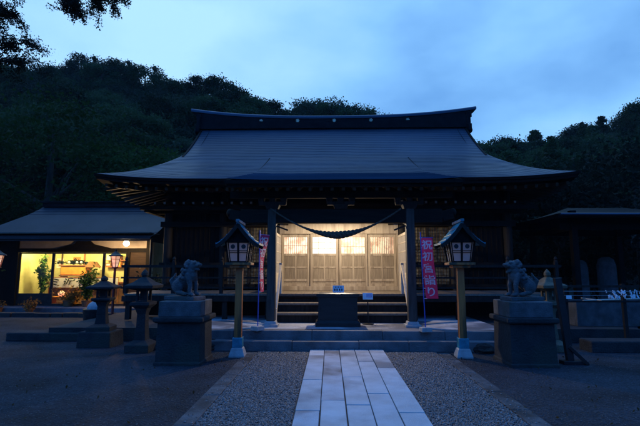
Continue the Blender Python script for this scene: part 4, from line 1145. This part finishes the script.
def plant(name, loc, h, r, n, ls, mat, label, cat, seed, pot=None, group=None):
    t = empty(name, loc, label, cat, group)
    rg = np.random.default_rng(seed); k = 9
    b = MB()
    pts = []
    for i in range(k):
        a = rg.uniform(0, 2 * PI); rr = rg.uniform(.3, 1) * r; top = h * rg.uniform(.7, 1)
        pp = [(0, 0, .05), (math.cos(a) * rr * .4, math.sin(a) * rr * .4, top * .6), (math.cos(a) * rr, math.sin(a) * rr, top)]
        b.tube(pp, [.012, .008, .004], 5)
        m_ = n // k; tt = rg.uniform(.25, 1, m_)
        base = np.array([[np.interp(q, [0, .5, 1], [w[j] for w in pp]) for j in range(3)] for q in tt])
        pts.append(base + rg.normal(0, r * .16, (m_, 3)))
    b.build('stem', M['bark'], t); leaves('foliage', np.concatenate(pts), ls, mat, rg, t)
    if pot:
        b = MB(); b.lathe([(pot * .7, 0), (pot, .22), (pot * 1.05, .24)], n=16); b.build('pot', M['brown'], t)
    return t
plant('bamboo_plant', (-11.75, 17.6, .2), 2.0, .30, 420, .16, M['leaf_plant'], 'tall thin bamboo plant behind the left glass door of the shop', 'plant', 1, .15)
plant('potted_shrub', (-9.3, 16.55, .2), 1.55, .5, 900, .11, M['leaf_plant'], 'bushy green potted shrub outside the middle shop window', 'plant', 2, .2)
plant('low_shrub', (-10.15, 16.75, .2), .62, .75, 800, .09, M['leaf_autumn'], 'low wide rusty shrub under the lettered cloth', 'plant', 3, .2)
plant('flower_pot', (-12.25, 15.95, .0), .42, .32, 260, .09, M['leaf_autumn'], 'pot of small orange flowers at the far left of the yard', 'plant', 4, .13)
plant('flower_pot', (-10.95, 15.75, .0), .50, .36, 300, .09, M['leaf_autumn'], 'pot of small orange flowers below the dark left door panel', 'plant', 5, .14)
plant('corner_bush', (-13.25, 16.0, 0), 2.2, .8, 1400, .13, M['leaf_near'], 'dark leafy bush at the left corner of the shop', 'bush', 6)
rg = random.Random(3)
for k in range(9):
    b = MB(); sx_, sy_, sz_ = rg.uniform(.12, .3), .2, rg.uniform(.12, .3)
    b.box((0, 0, sz_ / 2), (sx_, sy_, sz_)); b.box((0, -.101, sz_ * .5), (sx_ * .6, .003, sz_ * .4), m=1)
    x = -9.7 + (k % 5) * .40; z = 2.03 if k < 5 else 1.75
    if z == 1.75: sz_ = .2
    o = b.build('charm_box', [M[rg.choice(['orange', 'brown', 'paper', 'red', 'wood_gold'])], M['paper']]); o.location = (x, 18.82, z)
    tag(o, 'small charm box on the shop wall shelf', 'box', 'charm boxes on the shop shelf')
for i, (x, z, w_, h_, mm) in enumerate(((-12.0, 1.9, .3, .42, 'paper'), (-11.25, 2.05, .34, .26, 'orange'), (-7.75, 1.25, .3, .4, 'paper'))):
    b = MB(); b.box((0, 0, 0), (w_, .012, h_)); 
    for q in range(4): b.box((0, -.008, h_ * (.3 - .2 * q)), (w_ * .7, .003, h_ * .07), m=1)
    o = b.build('notice', [M[mm], M['brown']]); o.location = (x, 18.985, z)
    tag(o, ['white notice on the shop back wall behind the tall bamboo', 'orange notice on the shop back wall left of the chest', 'white notice low on the shop back wall at the right'][i], 'notice')
t = empty('display_stand', (-11.0, 17.35, .2), 'low wooden display stand with a glowing paper lamp inside the shop door', 'stand')
b = MB(); b.bb(-.15, .75, -.18, .18, .30, .34); b.bb(-.15, .75, -.18, .18, .05, .09); b.bb(-.15, -.1, -.17, .17, 0, .3); b.bb(.7, .75, -.17, .17, 0, .3); b.build('shelf', M['orange'], t)
b = MB(); b.ball((.18, 0, .46), (.13, .1, .11)); b.build('lamp_shade', M['lantern_lit'], t, smooth=True)

# outdoor bulb at the corner of the shop eave
t = empty('wall_lamp', (-7.72, 16.15, 2.60), 'bare bright bulb lamp under the right corner of the shop eave', 'lamp')
b = MB(); b.ball((0, 0, 0), .11); b.build('bulb', M['lamp_glow'], t, smooth=True)
b = MB(); b.tube([(0, 0, .06), (0, 0, .3)], .015, 8); b.lathe([(.02, .06), (.10, .09), (.02, .14)], n=16); b.build('bracket', M['metal_dark'], t)
point('bulb_light', (-7.72, 15.98, 2.48), 150, (1, .66, .33), .06)

# red post lanterns with lit paper
def paper_lantern(loc, label):
    t = empty('paper_lantern', loc, label, 'lantern', 'red post lanterns with lit paper')
    b = MB(); b.lathe([(.10, 0), (.09, .05), (.045, .06), (.04, 1.66), (.05, 1.68)], n=8); b.build('post', M['red'], t)
    b = MB(); b.lathe([(.09, 1.70), (.165, 2.06)], n=6); b.build('paper', M['lantern_lit'], t)
    b = MB()
    for k in range(6):
        a = PI * k / 3; b.bar((.092 * math.cos(a), .092 * math.sin(a), 1.70), (.17 * math.cos(a), .17 * math.sin(a), 2.06), .016, .016)
        a2 = PI * (k + 1) / 3
        for v in (0, .36, .7, 1):
            r = .094 + .077 * v; z = 1.70 + .36 * v; b.bar((r * math.cos(a), r * math.sin(a), z), (r * math.cos(a2), r * math.sin(a2), z), .011, .011)
    b.lathe([(.05, 1.66), (.12, 1.67), (.11, 1.70)], n=6)
    b.build('frame', M['red'], t)
    b = MB(); b.lathe([(.25, 2.05), (.24, 2.08), (.13, 2.14), (.06, 2.20), (.03, 2.22), (.035, 2.26), (.003, 2.30)], n=6); b.build('cap', M['metal_dark'], t)
    return t
paper_lantern((-7.17, 14.3, 0), 'red post lantern with glowing pink paper standing under the bright bulb')
paper_lantern((-10.4, 13.3, 0), 'red post lantern with glowing pink paper cut by the left edge of the picture')
point('lantern_glow', (-7.17, 13.95, 1.85), 1.5, (1, .5, .3), .1)
# statue-like dark slim post behind lantern
t = empty('drainpipe', (-6.75, 16.1, 0), 'dark drainpipe running down at the right end of the shop roof', 'pipe')
b = MB(); b.tube([(0, 0, 0), (0, 0, 2.75)], .045, 10); b.build('pipe', M['metal_dark'], t)

# low fence of shop front yard / stone coping line
b = MB(); rg = random.Random(2); x = -14.0
while x < -5.0:
    l = rg.uniform(.4, .8); b.box((x + l / 2, 14.9 + rg.uniform(-.03, .03), .06), (l - .02, .3, .16 + rg.uniform(-.02, .03))); x += l
o = b.build('kerb_row', M['stone_old'], bevel=.02); anchored(o, (-9.5, 14.9, 0)); tag(o, 'row of low kerb stones in front of the shop', 'kerb')

# ------------------------------------------------------------------ TREES
def tree_proto(seed, kind, leaf, nl, ls, H=8.0, Rr=3.0):
    rg = np.random.default_rng(seed)
    t = empty('tree', (0, 0, 0))
    b = MB(); tr = [(0, 0, -1.0), (.1 * rg.normal(), .1 * rg.normal(), H * .4), (.2 * rg.normal(), .2 * rg.normal(), H * .85)]
    b.tube(tr, [H * .028, H * .02, H * .006], 8)
    pts = []
    nc = 44 if kind == 'broad' else 60
    for i in range(nc):
        if kind == 'broad':
            d = rg.normal(0, 1, 3); d /= np.linalg.norm(d); q = rg.uniform(.45, 1) ** .6
            c = np.array([d[0] * Rr * q, d[1] * Rr * q, H * .57 + d[2] * H * .40 * q]); cr_ = Rr * rg.uniform(.2, .34)
        else:
            v = rg.uniform(.12, 1); a = rg.uniform(0, 2 * PI); rr = Rr * .62 * (1 - v) ** .8 * rg.uniform(.5, 1)
            c = np.array([math.cos(a) * rr, math.sin(a) * rr, H * (.15 + .9 * v)]); cr_ = Rr * .22 * (1.25 - v)
        m_ = nl // nc
        pts.append(c + rg.normal(0, 1, (m_, 3)) * np.array([cr_ * .6, cr_ * .6, cr_ * .36]))
        if i % 4 == 0:
            z0 = H * .35 + rg.uniform(0, .3) * H * .4
            b.tube([(0, 0, z0), tuple(c * np.array([.6, .6, 1]) * np.array([1, 1, .9])), tuple(c)], [H * .008, H * .005, H * .002], 5)
    b.build('trunk', M['bark'], t)
    leaves('crown', np.concatenate(pts), ls, leaf, rg, t)
    return t
protos = [tree_proto(1, 'broad', M['leaf_hill'], 9000, .30, 8.5, 3.1), tree_proto(2, 'broad', M['leaf_hill_grey'], 9000, .30, 7.5, 3.3), tree_proto(3, 'conifer', M['leaf_hill'], 8000, .28, 9.2, 3.8),
          tree_proto(4, 'broad', M['leaf_hill'], 9000, .30, 8.8, 2.9), tree_proto(5, 'conifer', M['leaf_hill'], 8000, .28, 8.6, 3.4)]
fwd = Vector((-math.sin(yaw) * math.cos(pitch), math.cos(yaw) * math.cos(pitch), math.sin(pitch))); rt = Vector((math.cos(yaw), math.sin(yaw), 0)); upv = rt.cross(fwd)
def px(p):
    q = Vector(p) - Vector((0, 0, 1.6)); a = q.dot(fwd); return 320 + f_px * q.dot(rt) / a, 213 - f_px * q.dot(upv) / a
rg = random.Random(21); placed = []; used = [False] * 5; cand = []
for row in range(12):
    y = 72 - row * 3.7
    n_ = int((y * 1.75) / 3.6)
    for i in range(n_):
        x = -y * .90 + i * 3.6 * (y * 1.75) / (n_ * 3.6) + rg.uniform(-1.0, 1.0)
        cand.append((x, y + rg.uniform(-1.4, 1.4)))
cnt = 0
for x, y in cand:
    z = hill_z(x, y) - .4
    px_, py_ = px((x, y, z + 8))
    if px_ < -25 or px_ > 665 or py_ > 215: continue
    if 205 < px_ < 470 and py_ > 122: continue
    if 470 <= px_ < 540 and py_ > 185: continue
    if 190 < px_ < 484 and y < 52: continue
    i = rg.choice((0, 0, 0, 1, 1, 1, 3, 3, 3)) if x < 12 else rg.choice((0, 3, 4, 0, 2, 1, 1))
    if cnt >= 290: break
    o = protos[i] if not used[i] else copy_tree(protos[i])
    used[i] = True; cnt += 1
    s = rg.uniform(.75, 1.15); o.location = (x, y, z); o.rotation_euler = (0, 0, rg.uniform(0, 6.28)); o.scale = (s * rg.uniform(.9, 1.15), s * rg.uniform(.9, 1.15), s)
    sp = ['round leafy tree', 'grey green bushy tree', 'tall pointed conifer', 'upright dark green tree', 'dark narrow conifer'][i]
    side = 'left of the big roof' if x < 12 else 'right of the big roof'
    o.name = ['leafy_tree', 'bushy_tree', 'conifer', 'upright_tree', 'conifer'][i]
    o['label'] = f'{sp} on the dusky hill {side}'; o['category'] = 'tree'; o['group'] = f'{sp}s on the hill {side}'
print('hill trees', cnt)
for i in range(5):
    if not used[i]:
        for ch in list(protos[i].children): bpy.data.objects.remove(ch)
        bpy.data.objects.remove(protos[i])

# nearer dark trees
def near_tree(loc, seed, H, Rr, leaf, nl, ls, label):
    t = tree_proto(seed, 'broad', leaf, nl, ls, H, Rr); t.location = loc; t.name = 'leafy_tree'; tag(t, label, 'tree'); return t
near_tree((-17.5, 26, 0), 31, 12.4, 5.2, M['leaf_near'], 16000, .26, 'big dark green tree rising behind the office roof at the left edge')
near_tree((-11.4, 26.5, 0), 32, 9.6, 3.8, M['leaf_near'], 12000, .24, 'dark green spreading tree between the office roof and the hall roof')
near_tree((-24.5, 25, 0), 33, 11.5, 4.6, M['leaf_dark'], 10000, .28, 'dark tree half cut by the left edge behind the office')
near_tree((12.4, 17.6, 0), 34, 6.9, 3.2, M['leaf_dark'], 14000, .20, 'large near dark tree at the right edge above the pavilion')
near_tree((9.6, 17.9, 0), 35, 5.6, 2.1, M['leaf_dark'], 11000, .20, 'dark rounded tree beside the right eave tip of the hall')
near_tree((19.5, 23, 0), 36, 9.0, 3.8, M['leaf_dark'], 9000, .24, 'tall dark tree far right behind the pavilion, mostly outside the picture')
plant('yard_shrub', (5.9, 13.2, 0), 1.6, .9, 1500, .10, M['leaf_dark'], 'dark shrub beside the right end of the veranda', 'shrub', 12)
plant('yard_shrub', (10.3, 16.8, 0), 2.4, 1.5, 2500, .12, M['leaf_dark'], 'dark shrub behind the upright monuments', 'shrub', 13)
plant('yard_shrub', (-5.9, 14.6, 0), 1.5, .7, 1200, .10, M['leaf_dark'], 'dark shrub between the shop and the hall wall', 'shrub', 14)

rl = np.random.default_rng(77); nl_ = 420
pl = np.stack([rl.uniform(-8, 7, nl_), 3.6 + 10 * rl.random(nl_) ** 1.2, np.full(nl_, .022)], 1)
pl[np.abs(pl[:, 0] - .3) < .9, 0] += 2.6
fl = leaves('fallen_leaves', pl[pl[:, 1] < 8.6], .045, M['leaf_autumn_dark'], rl); tag(fl, 'small fallen leaves scattered over the yard', 'leaves', kind='stuff')
# overhanging tree at upper left: trunk stands outside the frame
t = empty('overhanging_tree', (-12.0, 8.5, 0), 'tree outside the left edge whose leafy branches hang into the upper left sky', 'tree')
b = MB(); tx_, ty_ = 0, 0
b.tube([(0, 0, -.1), (.2, .1, 3), (.6, .5, 6), (.9, .8, 9)], [.34, .28, .22, .12], 12)
limbs = [[(.5, .4, 5.5), (2.2, 1.2, 7.0), (4.2, 1.6, 7.3)], [(.7, .6, 6.8), (2.6, 1.4, 7.9), (3.95, 1.5, 8.15)], [(.9, .8, 8.4), (3.6, 1.4, 9.2), (5.3, 1.5, 8.45), (5.6, 1.5, 8.05)], [(.9, .8, 8.6), (4.4, 1.4, 9.5), (6.0, 1.5, 8.7), (6.1, 1.5, 8.25)], [(.9, .8, 8.8), (5.0, 1.4, 9.6), (6.4, 1.6, 8.85), (6.55, 1.5, 8.45)], [(.5, .4, 5.2), (2.4, 1.0, 6.6), (4.2, 1.5, 6.75)]]
rgn = np.random.default_rng(9); P_l = []
for li, l in enumerate(limbs):
    n_ = len(l); rs = [.07, .04, .018, .006][:n_] if n_ == 4 else [.09, .05, .012]
    dense = [np.array([np.interp(q, np.linspace(0, 1, n_), [p[j] for p in l]) for j in range(3)]) for q in np.linspace(0, 1, 24)]
    dense = [d + rgn.normal(0, .05, 3) * (.3 + i / 24) for i, d in enumerate(dense)]
    b.tube([tuple(d) for d in dense], list(np.interp(np.linspace(0, 1, 24), np.linspace(0, 1, n_), rs)), 6)
    for i, d in enumerate(dense[7:]):
        for k in range(8 if li in (0, 1, 5) else 4):
            tip = d + rgn.normal(0, 1, 3) * np.array([.34, .4, .24]) * (.85 if li in (0, 1, 5) else .6)
            b.tube([tuple(d), tuple((d + tip) / 2 + rgn.normal(0, .03, 3)), tuple(tip)], [.008, .005, .002], 4)
            m_ = 95
            tt = rgn.uniform(.2, 1.05, (m_, 1)); P_l.append(d + (tip - d) * tt + rgn.normal(0, .045, (m_, 3)))
b.build('trunk', M['bark'], t)
leaves('crown', np.concatenate(P_l), .055, M['leaf_dark'], rgn, t)

# thin evening haze
b = MB(); b.bb(-180, 160, -20, 130, -1.5, 75); hz_ = b.build('haze', None)
hm = bpy.data.materials.new('haze'); hm.use_nodes = True; hN = hm.node_tree.nodes; hN.remove(hN['Principled BSDF'])
pv_ = hN.new('ShaderNodeVolumePrincipled'); pv_.inputs['Color'].default_value = (.8, .88, .95, 1); pv_.inputs['Density'].default_value = .0003
hm.node_tree.links.new(pv_.outputs[0], hN['Material Output'].inputs['Volume']); hz_.data.materials.clear(); hz_.data.materials.append(hm)
tag(hz_, 'thin blue evening haze over the shrine and hill', 'haze', kind='stuff')

# ------------------------------------------------------------------ render settings
scene.view_settings.view_transform = 'Standard'; scene.view_settings.look = 'None'; scene.view_settings.exposure = 0; scene.view_settings.gamma = 1
scene.render.engine = 'CYCLES'
scene.cycles.use_denoising = True
scene.cycles.max_bounces = 6
scene.cycles.sample_clamp_indirect = 4
